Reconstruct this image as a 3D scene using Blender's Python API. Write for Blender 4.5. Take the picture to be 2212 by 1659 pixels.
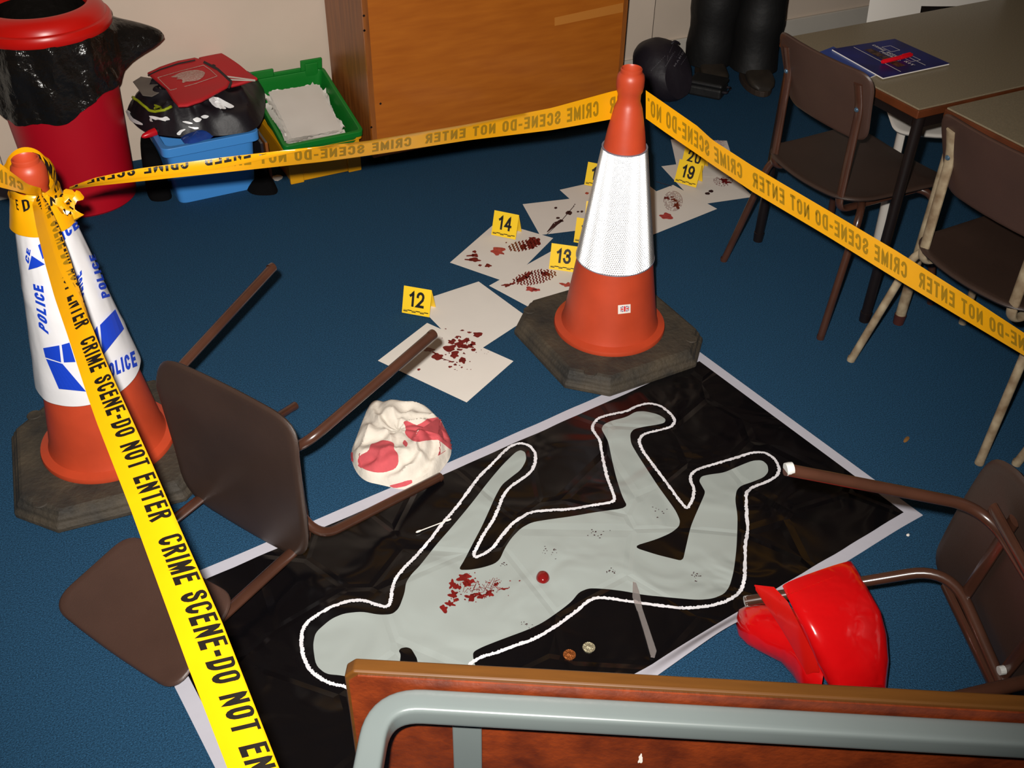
import bpy, bmesh, math, random
from mathutils import Vector, Matrix, noise
S = bpy.context.scene
for o in list(bpy.data.objects):
    bpy.data.objects.remove(o)
C = S.collection
PI = math.pi
R = math.radians

# ------------------------------------------------------------------ camera
W, H, FPX = 2212, 1659, 2234.83
PITCH, ROLL, YAW, CAMZ = 0.667207, 0.018387, R(27.2), 1.67255


def _yaw(v):
    return Vector((v[0] * math.cos(YAW) + v[1] * math.sin(YAW), -v[0] * math.sin(YAW) + v[1] * math.cos(YAW), v[2]))


_r, _u = Vector((1, 0, 0)), Vector((0, math.sin(PITCH), math.cos(PITCH)))
CR = _yaw(_r * math.cos(ROLL) + _u * math.sin(ROLL))
CU = _yaw(_u * math.cos(ROLL) - _r * math.sin(ROLL))
CF = _yaw(Vector((0, math.cos(PITCH), -math.sin(PITCH))))
CP = Vector((0, 0, CAMZ))
cam = bpy.data.cameras.new('camera')
cam.sensor_width = 36
cam.lens = 36 * FPX / W
cam.clip_start = 0.02
co = bpy.data.objects.new('camera', cam)
C.objects.link(co)
m3 = Matrix((CR, CU, -CF)).transposed()
co.matrix_world = Matrix.Translation(CP) @ m3.to_4x4()
S.camera = co

# ------------------------------------------------------------------ light: the camera's flash, plus a weak ambient fill added through the world
S.view_settings.view_transform = 'Standard'
S.view_settings.look = 'None'
S.view_settings.gamma = 1
S.view_settings.use_curve_mapping = False
S.view_settings.exposure = 0.0
wd = bpy.data.worlds.new('World')
S.world = wd
wd.use_nodes = True
wd.node_tree.nodes['Background'].inputs[0].default_value = (0.85, 0.9, 1, 1)
wd.node_tree.nodes['Background'].inputs[1].default_value = 0.012
fl = bpy.data.lights.new('camera_flash', 'SPOT')
fl.energy = 372
fl.spot_size = R(100)
fl.spot_blend = 1.0
fl.shadow_soft_size = 0.018
fl.color = (1.0, 0.96, 0.9)
fo = bpy.data.objects.new('camera_flash', fl)
C.objects.link(fo)
FPOS = CP - CR * 0.05 + CU * 0.065
_aim = (CF - CR * 0.09 + CU * 0.13).normalized()
fo.matrix_world = Matrix.Translation(FPOS) @ _aim.to_track_quat('-Z', 'Y').to_matrix().to_4x4()


# ------------------------------------------------------------------ pixel -> point helpers (used with the true plane or depth of the thing)
def ray(px, py):
    return CF + CR * ((px - W / 2) / FPX) - CU * ((py - H / 2) / FPX)


def at(px, py, z=0.0):
    d = ray(px, py)
    return CP + d * ((z - CAMZ) / d.z)


def atY(px, py, Y):
    d = ray(px, py)
    return CP + d * (Y / d.y)


def depth(p):
    return (Vector(p) - CP).dot(CF)


def atd(px, py, dd):
    return CP + ray(px, py) * dd


# ------------------------------------------------------------------ materials
def lin(c):
    return tuple(((v / 255) / 12.92 if v / 255 <= 0.04045 else ((v / 255 + 0.055) / 1.055) ** 2.4) for v in c)


def mat(name, rgb, rough=0.5, metal=0.0, var=0.0, vscale=20, bump=0.0, bscale=80, spec=0.5, coat=0.0, stretch=None, rgb2=None, detail=4, sheen=0.0, alpha=1.0, trans=0.0):
    m = bpy.data.materials.new(name)
    m.use_nodes = True
    nt = m.node_tree
    b = nt.nodes['Principled BSDF']
    c = lin(rgb)
    b.inputs['Base Color'].default_value = (*c, 1)
    b.inputs['Roughness'].default_value = rough
    b.inputs['Metallic'].default_value = metal
    b.inputs['Specular IOR Level'].default_value = spec
    b.inputs['Coat Weight'].default_value = coat
    b.inputs['Coat Roughness'].default_value = 0.12
    b.inputs['Sheen Weight'].default_value = sheen
    b.inputs['Alpha'].default_value = alpha
    b.inputs['Transmission Weight'].default_value = trans
    tc = nt.nodes.new('ShaderNodeTexCoord')
    mp = nt.nodes.new('ShaderNodeMapping')
    nt.links.new(tc.outputs['Object'], mp.inputs['Vector'])
    if stretch:
        mp.inputs['Scale'].default_value = stretch
    if var > 0:
        n = nt.nodes.new('ShaderNodeTexNoise')
        n.inputs['Scale'].default_value = vscale
        n.inputs['Detail'].default_value = detail
        nt.links.new(mp.outputs[0], n.inputs['Vector'])
        cr = nt.nodes.new('ShaderNodeValToRGB')
        cr.color_ramp.elements[0].position = 0.3
        cr.color_ramp.elements[1].position = 0.7
        lo = lin(rgb2) if rgb2 else tuple(v * (1 - var) for v in c)
        hi = c if rgb2 else tuple(min(1, v * (1 + var)) for v in c)
        cr.color_ramp.elements[0].color = (*lo, 1)
        cr.color_ramp.elements[1].color = (*hi, 1)
        nt.links.new(n.outputs['Fac'], cr.inputs['Fac'])
        nt.links.new(cr.outputs[0], b.inputs['Base Color'])
    if bump > 0:
        n2 = nt.nodes.new('ShaderNodeTexNoise')
        n2.inputs['Scale'].default_value = bscale
        n2.inputs['Detail'].default_value = detail
        nt.links.new(mp.outputs[0], n2.inputs['Vector'])
        bp = nt.nodes.new('ShaderNodeBump')
        bp.inputs['Strength'].default_value = bump
        bp.inputs['Distance'].default_value = 0.01
        nt.links.new(n2.outputs['Fac'], bp.inputs['Height'])
        nt.links.new(bp.outputs[0], b.inputs['Normal'])
    return m


M = {}
M['carpet'] = mat('blue_carpet', (38, 76, 106), 0.95, var=0.5, vscale=330, bump=0.6, bscale=420, spec=0.12, detail=3)
M['wall'] = mat('cream_wall', (214, 196, 178), 0.8, var=0.05, vscale=3, spec=0.2)
M['trimwhite'] = mat('white_gloss_paint', (206, 198, 186), 0.45, var=0.04, vscale=5)
M['orange'] = mat('orange_cone_plastic', (184, 66, 36), 0.42, var=0.12, vscale=9, bump=0.03, bscale=60)
M['orange_dark'] = mat('orange_cone_inside', (200, 62, 24), 0.5)
M['rubber'] = mat('dusty_black_rubber', (72, 62, 48), 0.75, var=0.4, vscale=14, bump=0.35, bscale=90, rgb2=(38, 35, 31))
M['retro'] = mat('silver_white_reflective_sheet', (255, 255, 255), 0.35, spec=1.0, coat=0.6)
M['prism'] = mat('mirrored_prismatic_sheeting', (255, 255, 255), 0.24, metal=1.0)
M['retroedge'] = mat('grey_sleeve_seam', (150, 150, 165), 0.3, metal=0.4)
M['pwhite'] = mat('white_police_tape', (226, 224, 226), 0.3, bump=0.15, bscale=14, coat=0.3)
M['pblue'] = mat('blue_police_print', (24, 62, 186), 0.35)
M['tape'] = mat('yellow_barrier_tape', (226, 158, 8), 0.3, var=0.05, vscale=6, bump=0.12, bscale=16, coat=0.2)
M['tapeink'] = mat('black_tape_print', (22, 18, 14), 0.4)
M['tapeback'] = mat('olive_show_through_print', (150, 112, 10), 0.4)
M['chairseat'] = mat('dark_brown_moulded_plastic', (56, 41, 34), 0.42, var=0.12, vscale=7, bump=0.08, bscale=500)
M['chairback'] = mat('brown_back_plastic', (70, 49, 41), 0.42, var=0.14, vscale=6, bump=0.08, bscale=500)
M['chairtube'] = mat('brown_enamel_tube', (68, 41, 30), 0.28, var=0.2, vscale=12, coat=0.4)
M['creamtube'] = mat('worn_cream_enamel_tube', (176, 160, 132), 0.4, var=0.3, vscale=25, rgb2=(118, 96, 72))
M['bolt'] = mat('blue_grey_bolt', (92, 120, 142), 0.3, metal=0.6)
M['cap'] = mat('pale_grey_end_cap', (190, 190, 186), 0.5)
M['matwhite'] = mat('white_vinyl_border', (186, 184, 194), 0.45, bump=0.2, bscale=12)
M['paper'] = mat('white_paper', (228, 221, 212), 0.7, var=0.02, vscale=8, spec=0.2)
M['blood'] = mat('dark_red_print', (112, 20, 18), 0.4, var=0.35, vscale=90)
M['bloodlight'] = mat('light_red_print', (176, 62, 58), 0.5, var=0.3, vscale=110)
M['inkdark'] = mat('purple_black_print', (52, 24, 28), 0.5)
M['bloodgel'] = mat('glossy_red_gel', (120, 22, 22), 0.12, coat=0.8)
M['marker'] = mat('yellow_marker_plastic', (248, 204, 40), 0.35)
M['black'] = mat('black_ink', (20, 19, 18), 0.45)
M['shirt'] = mat('off_white_cotton', (214, 205, 192), 0.85, var=0.05, vscale=10, bump=0.2, bscale=60)
M['stain'] = mat('pink_red_stain', (190, 76, 82), 0.85, var=0.2, vscale=25)
M['pvc'] = mat('red_patent_vinyl', (196, 10, 14), 0.1, coat=1.0, bump=0.55, bscale=19, detail=2)
M['pvcdark'] = mat('red_patent_lining', (196, 20, 14), 0.25, coat=0.4)
M['silver'] = mat('dull_silver', (150, 145, 135), 0.3, metal=0.8)
M['binred'] = mat('red_bin_plastic', (190, 5, 30), 0.45, var=0.06, vscale=4)
M['lidred'] = mat('bright_red_lid_plastic', (206, 22, 14), 0.32)
M['liner'] = mat('black_polythene', (24, 21, 19), 0.16, bump=1.0, bscale=22, spec=0.6, detail=6)
M['boxblue'] = mat('blue_plastic_tub', (70, 146, 222), 0.4)
M['green'] = mat('green_plastic_tray', (20, 124, 40), 0.4)
M['yellowbox'] = mat('yellow_plastic_tray', (226, 158, 12), 0.4)
M['cabwood'] = mat('orange_varnished_plywood', (188, 106, 30), 0.35, var=0.2, vscale=5, stretch=(1.2, 4, 9), rgb2=(172, 92, 24), coat=0.25, detail=6)
M['cabside'] = mat('brown_plywood_end', (158, 92, 38), 0.4, var=0.2, vscale=5, stretch=(9, 9, 1.2), rgb2=(122, 66, 24), detail=6)
M['tabletop'] = mat('grey_speckled_laminate', (134, 121, 98), 0.4, var=0.16, vscale=260)
M['tableedge'] = mat('brown_varnished_table_edge', (88, 44, 22), 0.35, var=0.2, vscale=18)
M['tableleg'] = mat('near_black_steel', (24, 17, 16), 0.35)
M['darkleg'] = mat('dark_brown_enamel', (70, 36, 30), 0.35)
M['pedge'] = mat('tan_table_edge', (86, 52, 18), 0.35, var=0.12, vscale=10, stretch=(1, 8, 8), coat=0.2)
M['punder'] = mat('red_brown_fibreboard', (124, 50, 16), 0.45, var=0.35, vscale=22, bump=0.15, bscale=120, rgb2=(78, 27, 9), detail=8)
M['greytube'] = mat('grey_enamel_tube', (102, 110, 109), 0.3, var=0.03, vscale=8, coat=0.4)
M['cloth'] = mat('black_trouser_cloth', (18, 17, 17), 0.6, bump=0.4, bscale=14)
M['bootleather'] = mat('worn_brown_leather', (44, 37, 29), 0.6, var=0.3, vscale=20)
M['sole'] = mat('tan_rubber_sole', (52, 39, 29), 0.7)
M['bagdark'] = mat('dark_navy_nylon', (30, 24, 32), 0.55, bump=0.3, bscale=18)
M['thread'] = mat('grey_thread', (96, 92, 98), 0.7)
M['navy'] = mat('navy_cover', (24, 34, 112), 0.4, var=0.25, vscale=9, rgb2=(14, 18, 62))
M['cyanblue'] = mat('mid_blue_cover', (40, 66, 140), 0.4)
M['whiteplastic'] = mat('white_chair_plastic', (196, 190, 182), 0.3)
M['redvest'] = mat('red_tabard_cloth', (196, 26, 34), 0.7, bump=0.1, bscale=40)
M['trimdark'] = mat('dark_binding', (26, 17, 26), 0.7)
M['emblem'] = mat('pale_grey_embroidery', (206, 180, 168), 0.8, var=0.4, vscale=160, rgb2=(182, 112, 104))
M['jacket'] = mat('black_jacket_cloth', (24, 20, 26), 0.5, bump=0.5, bscale=12)
M['blackcloth'] = mat('matt_black_cloth', (11, 10, 11), 0.95, bump=0.4, bscale=30, spec=0.1)
M['lime'] = mat('lime_piping', (164, 176, 24), 0.6)
M['redpl'] = mat('red_plastic', (206, 16, 30), 0.3)
M['bluebag'] = mat('blue_polythene', (36, 70, 150), 0.2, bump=0.5, bscale=14)
M['greycard'] = mat('grey_card', (116, 108, 100), 0.6)
M['copper'] = mat('copper_coin', (160, 92, 44), 0.35, metal=0.7, bump=0.5, bscale=260)
M['nickel'] = mat('silver_coin', (188, 180, 150), 0.35, metal=0.7, bump=0.5, bscale=260)
M['clear'] = mat('clear_plastic', (235, 225, 222), 0.12, trans=0.85, spec=0.5)
M['leafbrown'] = mat('tan_crumb', (130, 90, 40), 0.8)
M['photo'] = mat('warm_photo_print', (112, 76, 56), 0.5, var=0.9, vscale=90, rgb2=(14, 12, 16))
M['skin'] = mat('skin', (196, 150, 124), 0.55)
M['hair'] = mat('dark_hair', (40, 28, 20), 0.6)


def vinyl(name, rgb, rough):
    """printed plastic sheet with creases from having been folded"""
    m = mat(name, rgb, rough, bump=0.0, spec=0.55)
    nt = m.node_tree
    b = nt.nodes['Principled BSDF']
    tc = nt.nodes['Texture Coordinate']
    n = nt.nodes.new('ShaderNodeTexNoise')
    n.inputs['Scale'].default_value = 6
    n.inputs['Detail'].default_value = 1.6
    n.inputs['Distortion'].default_value = 0.9
    v = nt.nodes.new('ShaderNodeTexVoronoi')
    v.feature = 'DISTANCE_TO_EDGE'
    v.inputs['Scale'].default_value = 5.0
    nt.links.new(tc.outputs['Object'], n.inputs['Vector'])
    nt.links.new(tc.outputs['Object'], v.inputs['Vector'])
    mx = nt.nodes.new('ShaderNodeMath')
    mx.operation = 'MINIMUM'
    nt.links.new(v.outputs['Distance'], mx.inputs[0])
    mx.inputs[1].default_value = 0.05
    ad = nt.nodes.new('ShaderNodeMath')
    ad.operation = 'MULTIPLY_ADD'
    nt.links.new(n.outputs['Fac'], ad.inputs[0])
    ad.inputs[1].default_value = 0.6
    nt.links.new(mx.outputs[0], ad.inputs[2])
    bp = nt.nodes.new('ShaderNodeBump')
    bp.inputs['Strength'].default_value = 0.7
    bp.inputs['Distance'].default_value = 0.045
    nt.links.new(ad.outputs[0], bp.inputs['Height'])
    nt.links.new(bp.outputs[0], b.inputs['Normal'])
    return m


M['matblack'] = vinyl('black_printed_vinyl', (9, 8, 10), 0.2)
M['matgrey'] = vinyl('pale_grey_printed_vinyl', (156, 163, 159), 0.35)
M['chalk'] = vinyl('white_chalk_print', (222, 220, 224), 0.4)


# ------------------------------------------------------------------ mesh building
class MB:
    def __init__(s):
        s.v, s.f = [], []

    def add(s, vs, fs):
        n = len(s.v)
        s.v += [tuple(p) for p in vs]
        s.f += [tuple(i + n for i in f) for f in fs]
        return s

    def box(s, lo, hi, mtx=None):
        x0, y0, z0 = lo
        x1, y1, z1 = hi
        vs = [Vector(p) for p in ((x0, y0, z0), (x1, y0, z0), (x1, y1, z0), (x0, y1, z0), (x0, y0, z1), (x1, y0, z1), (x1, y1, z1), (x0, y1, z1))]
        if mtx:
            vs = [mtx @ p for p in vs]
        return s.add(vs, [(3, 2, 1, 0), (4, 5, 6, 7), (0, 1, 5, 4), (1, 2, 6, 5), (2, 3, 7, 6), (3, 0, 4, 7)])

    def rings(s, rings, cap0=True, cap1=True, closed=True):
        n = len(rings[0])
        vs = [p for r in rings for p in r]
        fs = []
        for i in range(len(rings) - 1):
            for j in range(n if closed else n - 1):
                k = (j + 1) % n
                fs.append((i * n + j, i * n + k, (i + 1) * n + k, (i + 1) * n + j))
        if cap0:
            fs.append(tuple(reversed(range(n))))
        if cap1:
            fs.append(tuple((len(rings) - 1) * n + j for j in range(n)))
        return s.add(vs, fs)

    def lathe(s, prof, n=48, c=(0, 0, 0), cap0=False, cap1=False):
        return s.rings([[(c[0] + r * math.cos(2 * PI * j / n), c[1] + r * math.sin(2 * PI * j / n), c[2] + z) for j in range(n)] for r, z in prof], cap0, cap1)

    def tube(s, path, r, n=12, flat=1.0, ref=(1, 0, 0), rr=None, square=False):
        """tube through PATH; FLAT squashes it across REF"""
        P = [Vector(p) for p in path]
        rings = []
        ref = Vector(ref)
        for i, p in enumerate(P):
            t = (P[min(i + 1, len(P) - 1)] - P[max(i - 1, 0)]).normalized()
            a = ref - t * ref.dot(t)
            if a.length < 1e-4:
                a = t.orthogonal()
            a.normalize()
            b = t.cross(a)
            q = rr[i] if rr else r
            ring = []
            for j in range(n):
                th = 2 * PI * (j + 0.5) / n
                ca, sa = math.cos(th), math.sin(th)
                if square:
                    e = 0.35
                    ca = math.copysign(abs(ca) ** e, ca)
                    sa = math.copysign(abs(sa) ** e, sa)
                ring.append(p + a * (q * ca) + b * (q * flat * sa))
            rings.append(ring)
        return s.rings(rings)

    def prism(s, poly, z0, z1):
        n = len(poly)
        return s.rings([[(p[0], p[1], z0) for p in poly], [(p[0], p[1], z1) for p in poly]])

    def grid(s, nu, nv, f):
        vs = [f(i / nu, j / nv) for i in range(nu + 1) for j in range(nv + 1)]
        w = nv + 1
        return s.add(vs, [(i * w + j, (i + 1) * w + j, (i + 1) * w + j + 1, i * w + j + 1) for i in range(nu) for j in range(nv)])

    def plate(s, outline, f, th, steps=(0.9, 0.7, 0.45, 0.2)):
        """a rounded-edge panel: OUTLINE in 2D, f(x, y, h) -> 3D with h the height off the mid surface"""
        n = len(outline)
        cx = sum(p[0] for p in outline) / n
        cy = sum(p[1] for p in outline) / n
        rings = []
        for side in (1, -1):
            sc = [(0.985, th * 0.35 * side), (0.965, th * 0.5 * side)] + [(k, th * 0.5 * side) for k in steps]
            rr = [[f(cx + (p[0] - cx) * k, cy + (p[1] - cy) * k, h) for p in outline] for k, h in sc]
            rings.append((rr, f(cx, cy, th * 0.5 * side)))
        edge = [f(p[0], p[1], 0) for p in outline]
        top, ct = rings[0]
        bot, cb = rings[1]
        seq = list(reversed(top)) + [edge] + bot
        seq = [[ct] * 0 or r for r in seq]
        base = len(s.v)
        s.rings(seq, False, False)
        i0 = len(s.v)
        s.v += [tuple(ct), tuple(cb)]
        for j in range(n):
            k = (j + 1) % n
            s.f.append((base + k, base + j, i0))
            q = base + (len(seq) - 1) * n
            s.f.append((q + j, q + k, i0 + 1))
        return s

    def poly(s, pts):
        return s.add(pts, [tuple(range(len(pts)))])

    def build(s, name, m, parent=None, smooth=False, tri=False, bevel=0):
        me = bpy.data.meshes.new(name)
        me.from_pydata(s.v, [], s.f)
        bm = bmesh.new()
        bm.from_mesh(me)
        bmesh.ops.recalc_face_normals(bm, faces=bm.faces) if not tri else None
        if tri:
            bmesh.ops.triangulate(bm, faces=bm.faces)
        bm.to_mesh(me)
        bm.free()
        me.materials.append(m)
        o = bpy.data.objects.new(name, me)
        C.objects.link(o)
        if parent is not None:
            o.parent = parent
        if smooth:
            me.polygons.foreach_set('use_smooth', [True] * len(me.polygons))
            try:
                me.set_sharp_from_angle(angle=R(42))
            except Exception:
                pass
        if bevel:
            b = o.modifiers.new('bevel', 'BEVEL')
            b.width = bevel
            b.segments = 3
            b.limit_method = 'ANGLE'
            b.angle_limit = R(40)
        return o


def thing(name, label, cat, loc=(0, 0, 0), rz=0, group=None, mtx=None):
    o = bpy.data.objects.new(name, None)
    C.objects.link(o)
    o.empty_display_size = 0.05
    o.matrix_world = mtx if mtx is not None else Matrix.Translation(loc) @ Matrix.Rotation(rz, 4, 'Z')
    o['label'] = label
    o['category'] = cat
    if group:
        o['group'] = group
    return o


def tag(o, label, cat, group=None):
    o['label'] = label
    o['category'] = cat
    if group:
        o['group'] = group
    return o


def struct(o):
    o['kind'] = 'structure'
    return o


def copy_thing(root, mtx, label, group=None):
    r = root.copy()
    C.objects.link(r)
    r.matrix_world = mtx
    r['label'] = label
    if group:
        r['group'] = group
    for ch in list(root.children):
        c = ch.copy()
        C.objects.link(c)
        c.parent = r
        for g in ch.children:
            d = g.copy()
            C.objects.link(d)
            d.parent = c
    return r


def fillet(path, rad, n=6):
    P = [Vector(p) for p in path]
    out = [P[0]]
    for i in range(1, len(P) - 1):
        a, b, c = P[i - 1], P[i], P[i + 1]
        u, v = (a - b), (c - b)
        k = min(rad, u.length * 0.48, v.length * 0.48)
        p0, p1 = b + u.normalized() * k, b + v.normalized() * k
        for j in range(n + 1):
            t = j / n
            out.append(p0 * (1 - t) ** 2 + b * 2 * t * (1 - t) + p1 * t * t)
    out.append(P[-1])
    return out


def rrect(w0, w1, d, r, n=7):
    """rounded trapezoid: half width w0 at y=-d/2, w1 at y=+d/2"""
    cs = [(-w0, -d / 2), (w0, -d / 2), (w1, d / 2), (-w1, d / 2)]
    out = []
    for i in range(4):
        b = Vector(cs[i])
        a = Vector(cs[i - 1])
        c = Vector(cs[(i + 1) % 4])
        p0 = b + (a - b).normalized() * r
        p1 = b + (c - b).normalized() * r
        for j in range(n + 1):
            t = j / n
            q = p0 * (1 - t) ** 2 + b * 2 * t * (1 - t) + p1 * t * t
            out.append((q.x, q.y))
        for j in range(1, 5):
            nb = Vector(cs[(i + 1) % 4])
            nd = Vector(cs[(i + 2) % 4])
            p2 = nb + (b - nb).normalized() * r
            q = p1.lerp(p2, j / 5)
            out.append((q.x, q.y))
    return out


def smoothstep(a, b, x):
    t = max(0, min(1, (x - a) / (b - a)))
    return t * t * (3 - 2 * t)


def nz(x, y, z=0.0, s=1.0):
    return noise.noise(Vector((x * s, y * s, z)))


# ------------------------------------------------------------------ lettering
def _arc(cx, cy, rx, ry, a0, a1, n=7):
    return [(cx + rx * math.cos(R(a0 + (a1 - a0) * k / n)), cy + ry * math.sin(R(a0 + (a1 - a0) * k / n))) for k in range(n + 1)]


# block capitals and figures as centre lines in a 1 x 1 cell (width factor, strokes)
GLYPH = {
    'A': (1.1, [[(0, 0), (0.5, 1), (1, 0)], [(0.22, 0.32), (0.78, 0.32)]]),
    'B': (1, [[(0, 0), (0, 1), (0.6, 1)] + _arc(0.6, 0.76, 0.36, 0.24, 90, -90) + [(0.05, 0.52)], [(0.6, 0.52)] + _arc(0.62, 0.26, 0.38, 0.26, 90, -90) + [(0, 0)]]),
    'C': (1, [_arc(0.5, 0.76, 0.5, 0.24, 8, 180) + _arc(0.5, 0.24, 0.5, 0.24, 180, 352)]),
    'D': (1, [[(0, 0), (0, 1), (0.5, 1)] + _arc(0.5, 0.72, 0.5, 0.28, 90, 0) + _arc(0.5, 0.28, 0.5, 0.28, 0, -90) + [(0, 0)]]),
    'E': (0.9, [[(1, 1), (0, 1), (0, 0), (1, 0)], [(0, 0.52), (0.85, 0.52)]]),
    'F': (0.9, [[(1, 1), (0, 1), (0, 0)], [(0, 0.52), (0.85, 0.52)]]),
    'G': (1, [[(1, 0.70)] + _arc(0.5, 0.76, 0.5, 0.24, 0, 180) + _arc(0.5, 0.24, 0.5, 0.24, 180, 360) + [(1, 0.46), (0.55, 0.46)]]),
    'I': (0.0, [[(0, 0), (0, 1)]]),
    'K': (1, [[(0, 0), (0, 1)], [(1, 1), (0.05, 0.45)], [(0.35, 0.6), (1, 0)]]),
    'L': (0.85, [[(0, 1), (0, 0), (1, 0)]]),
    'M': (1.35, [[(0, 0), (0, 1), (0.5, 0.15), (1, 1), (1, 0)]]),
    'N': (1.05, [[(0, 0), (0, 1), (1, 0), (1, 1)]]),
    'O': (1, [_arc(0.5, 0.74, 0.5, 0.26, 0, 180) + _arc(0.5, 0.26, 0.5, 0.26, 180, 360) + [(1, 0.74), (1, 0.76)]]),
    'P': (1, [[(0, 0), (0, 1), (0.5, 1)] + _arc(0.5, 0.73, 0.5, 0.27, 90, -90) + [(0, 0.46)]]),
    'R': (1, [[(0, 0), (0, 1), (0.5, 1)] + _arc(0.5, 0.75, 0.5, 0.25, 90, -90) + [(0, 0.50)], [(0.5, 0.5), (1, 0)]]),
    'S': (1, [[(1, 0.76)] + _arc(0.5, 0.77, 0.5, 0.23, 0, 180) + [(0.12, 0.63), (0.88, 0.40)] + _arc(0.5, 0.24, 0.5, 0.24, 0, -180) + [(0, 0.27)]]),
    'T': (0.95, [[(0, 1), (1, 1)], [(0.5, 1), (0.5, 0)]]),
    'W': (1.4, [[(0, 1), (0.25, 0), (0.5, 0.9), (0.75, 0), (1, 1)]]),
    '-': (0.4, [[(0, 0.42), (1, 0.42)]]),
    '0': (1, [_arc(0.5, 0.72, 0.5, 0.28, 0, 180) + _arc(0.5, 0.28, 0.5, 0.28, 180, 360) + [(1, 0.72), (1, 0.74)]]),
    '1': (0.45, [[(0, 0.74), (0.55, 0.82), (1, 1), (1, 0)]]),
    '2': (1, [[(0, 0.72)] + _arc(0.5, 0.73, 0.5, 0.27, 180, 0) + [(0.9, 0.5), (0, 0), (1, 0)]]),
    '3': (1, [[(0, 0.74)] + _arc(0.48, 0.76, 0.46, 0.24, 170, -90) + _arc(0.48, 0.27, 0.52, 0.27, 90, -175)]),
    '4': (1.05, [[(0.74, 0), (0.74, 1), (0, 0.28), (1, 0.28)]]),
    '5': (1, [[(0.95, 1), (0.12, 1), (0.03, 0.48)] + _arc(0.5, 0.32, 0.5, 0.32, 120, -175)]),
    '7': (0.95, [[(0, 1), (1, 1), (0.4, 0)]]),
    '8': (1, [_arc(0.5, 0.76, 0.44, 0.24, -90, 270, 14), _arc(0.5, 0.26, 0.5, 0.26, 90, 450, 14)]),
    '9': (1, [_arc(0.5, 0.7, 0.5, 0.3, 0, 360, 14), [(1, 0.7), (1, 0.5)] + _arc(0.5, 0.28, 0.5, 0.28, 10, -165)]),
}


def text2d(s, asp=0.5, thick=0.16, gap=0.17, space=0.42, step=0.12):
    """block lettering: cap height 1, letter body ASP wide, stroke THICK; returns points, faces, length"""
    vs, fs = [], []
    x = 0.0
    h = thick / 2
    for ch in s:
        if ch == ' ':
            x += space
            continue
        wf, strokes = GLYPH[ch]
        w = (asp - thick) * wf
        for st in strokes:
            p = [(x + h + a * w, h + b * (1 - thick)) for a, b in st]
            q = [p[0]]
            for a, b in zip(p, p[1:]):
                l = math.hypot(b[0] - a[0], b[1] - a[1])
                if l < 1e-6:
                    continue
                m_ = max(1, int(math.ceil(l / step)))
                q += [(a[0] + (b[0] - a[0]) * k / m_, a[1] + (b[1] - a[1]) * k / m_) for k in range(1, m_ + 1)]
            base = len(vs)
            n = len(q)
            for i in range(n):
                d0 = (q[i][0] - q[i - 1][0], q[i][1] - q[i - 1][1]) if i else None
                d1 = (q[i + 1][0] - q[i][0], q[i + 1][1] - q[i][1]) if i < n - 1 else None
                d0, d1 = d0 or d1, d1 or d0
                l0, l1 = math.hypot(*d0), math.hypot(*d1)
                n0, n1 = (-d0[1] / l0, d0[0] / l0), (-d1[1] / l1, d1[0] / l1)
                mx, my = n0[0] + n1[0], n0[1] + n1[1]
                ml = math.hypot(mx, my) or 1
                mx, my = mx / ml, my / ml
                k = h / max(0.38, mx * n0[0] + my * n0[1])
                px, py = q[i]
                if i == 0:
                    px, py = px - d1[0] / l1 * h * 0.98, py - d1[1] / l1 * h * 0.98
                if i == n - 1:
                    px, py = px + d0[0] / l0 * h * 0.98, py + d0[1] / l0 * h * 0.98
                vs.append((px + mx * k, min(1.04, max(-0.04, py + my * k))))
                vs.append((px - mx * k, min(1.04, max(-0.04, py - my * k))))
            for i in range(n - 1):
                fs.append((base + 2 * i, base + 2 * i + 1, base + 2 * i + 3, base + 2 * i + 2))
        x += w + thick + gap
    return vs, fs, x - gap


def letters(mb, s, f, bold=0.0, cond=1.0, cuts=0, asp=0.5, thick=0.16):
    """writes S through f(u, v): u 0..1 along the line, v 0..1 from baseline to cap height"""
    vs, fs, w = text2d(s, asp, thick)
    mb.add([f(x / w, y) for x, y in vs], fs)


# ================================================================== the room
YW = 3.615
f = MB().box((-3, -2.5, -0.05), (7, YW + 0.12, 0)).build('floor', M['carpet'])
struct(f)
struct(MB().box((-3, YW, 0), (7, YW + 0.1, 2.5)).build('wall_back', M['wall']))
struct(MB().box((-3, YW - 0.016, 0), (-0.19, YW, 0.1)).box((2.415, YW - 0.016, 0), (7, YW, 0.1)).build('baseboard_back', M['trimwhite'], bevel=0.004))
struct(MB().box((2.09, 3.493, 0.0), (2.41, YW, 2.5)).build('trim_1', M['wall'], bevel=0.003))
struct(MB().box((2.085, 3.479, 0), (2.424, 3.493, 0.1)).box((2.41, 3.493, 0), (2.424, YW - 0.016, 0.1)).build('baseboard_pier', M['trimwhite'], bevel=0.003))
struct(MB().box((-1.2, 3.5, 0.0), (-0.085, YW - 0.017, 2.0)).build('trim_2', M['trimwhite'], bevel=0.004))
struct(MB().box((-3.1, -2.5, 0), (-3, YW, 2.5)).build('wall_left', M['wall']))
struct(MB().box((7, -2.5, 0), (7.1, YW, 2.5)).build('wall_right', M['wall']))
struct(MB().box((-3.1, -2.6, 0), (7.1, -2.5, 2.5)).build('wall_front', M['wall']))
struct(MB().box((-3.1, -2.6, 2.5), (7.1, YW + 0.1, 2.6)).build('ceiling', M['wall']))

# ================================================================== floor mat
MU = (at(1512, 762) - at(318, 1285)).normalized()      # along the long side
MV = Vector((-MU.y, MU.x, 0))
MO = at(318, 1285) - MU * 0.032
ML, MD = 1.564, 0.742


def mat_pt(u, v, z):
    p = MO + MU * u - MV * v
    return Vector((p.x, p.y, z))


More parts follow.
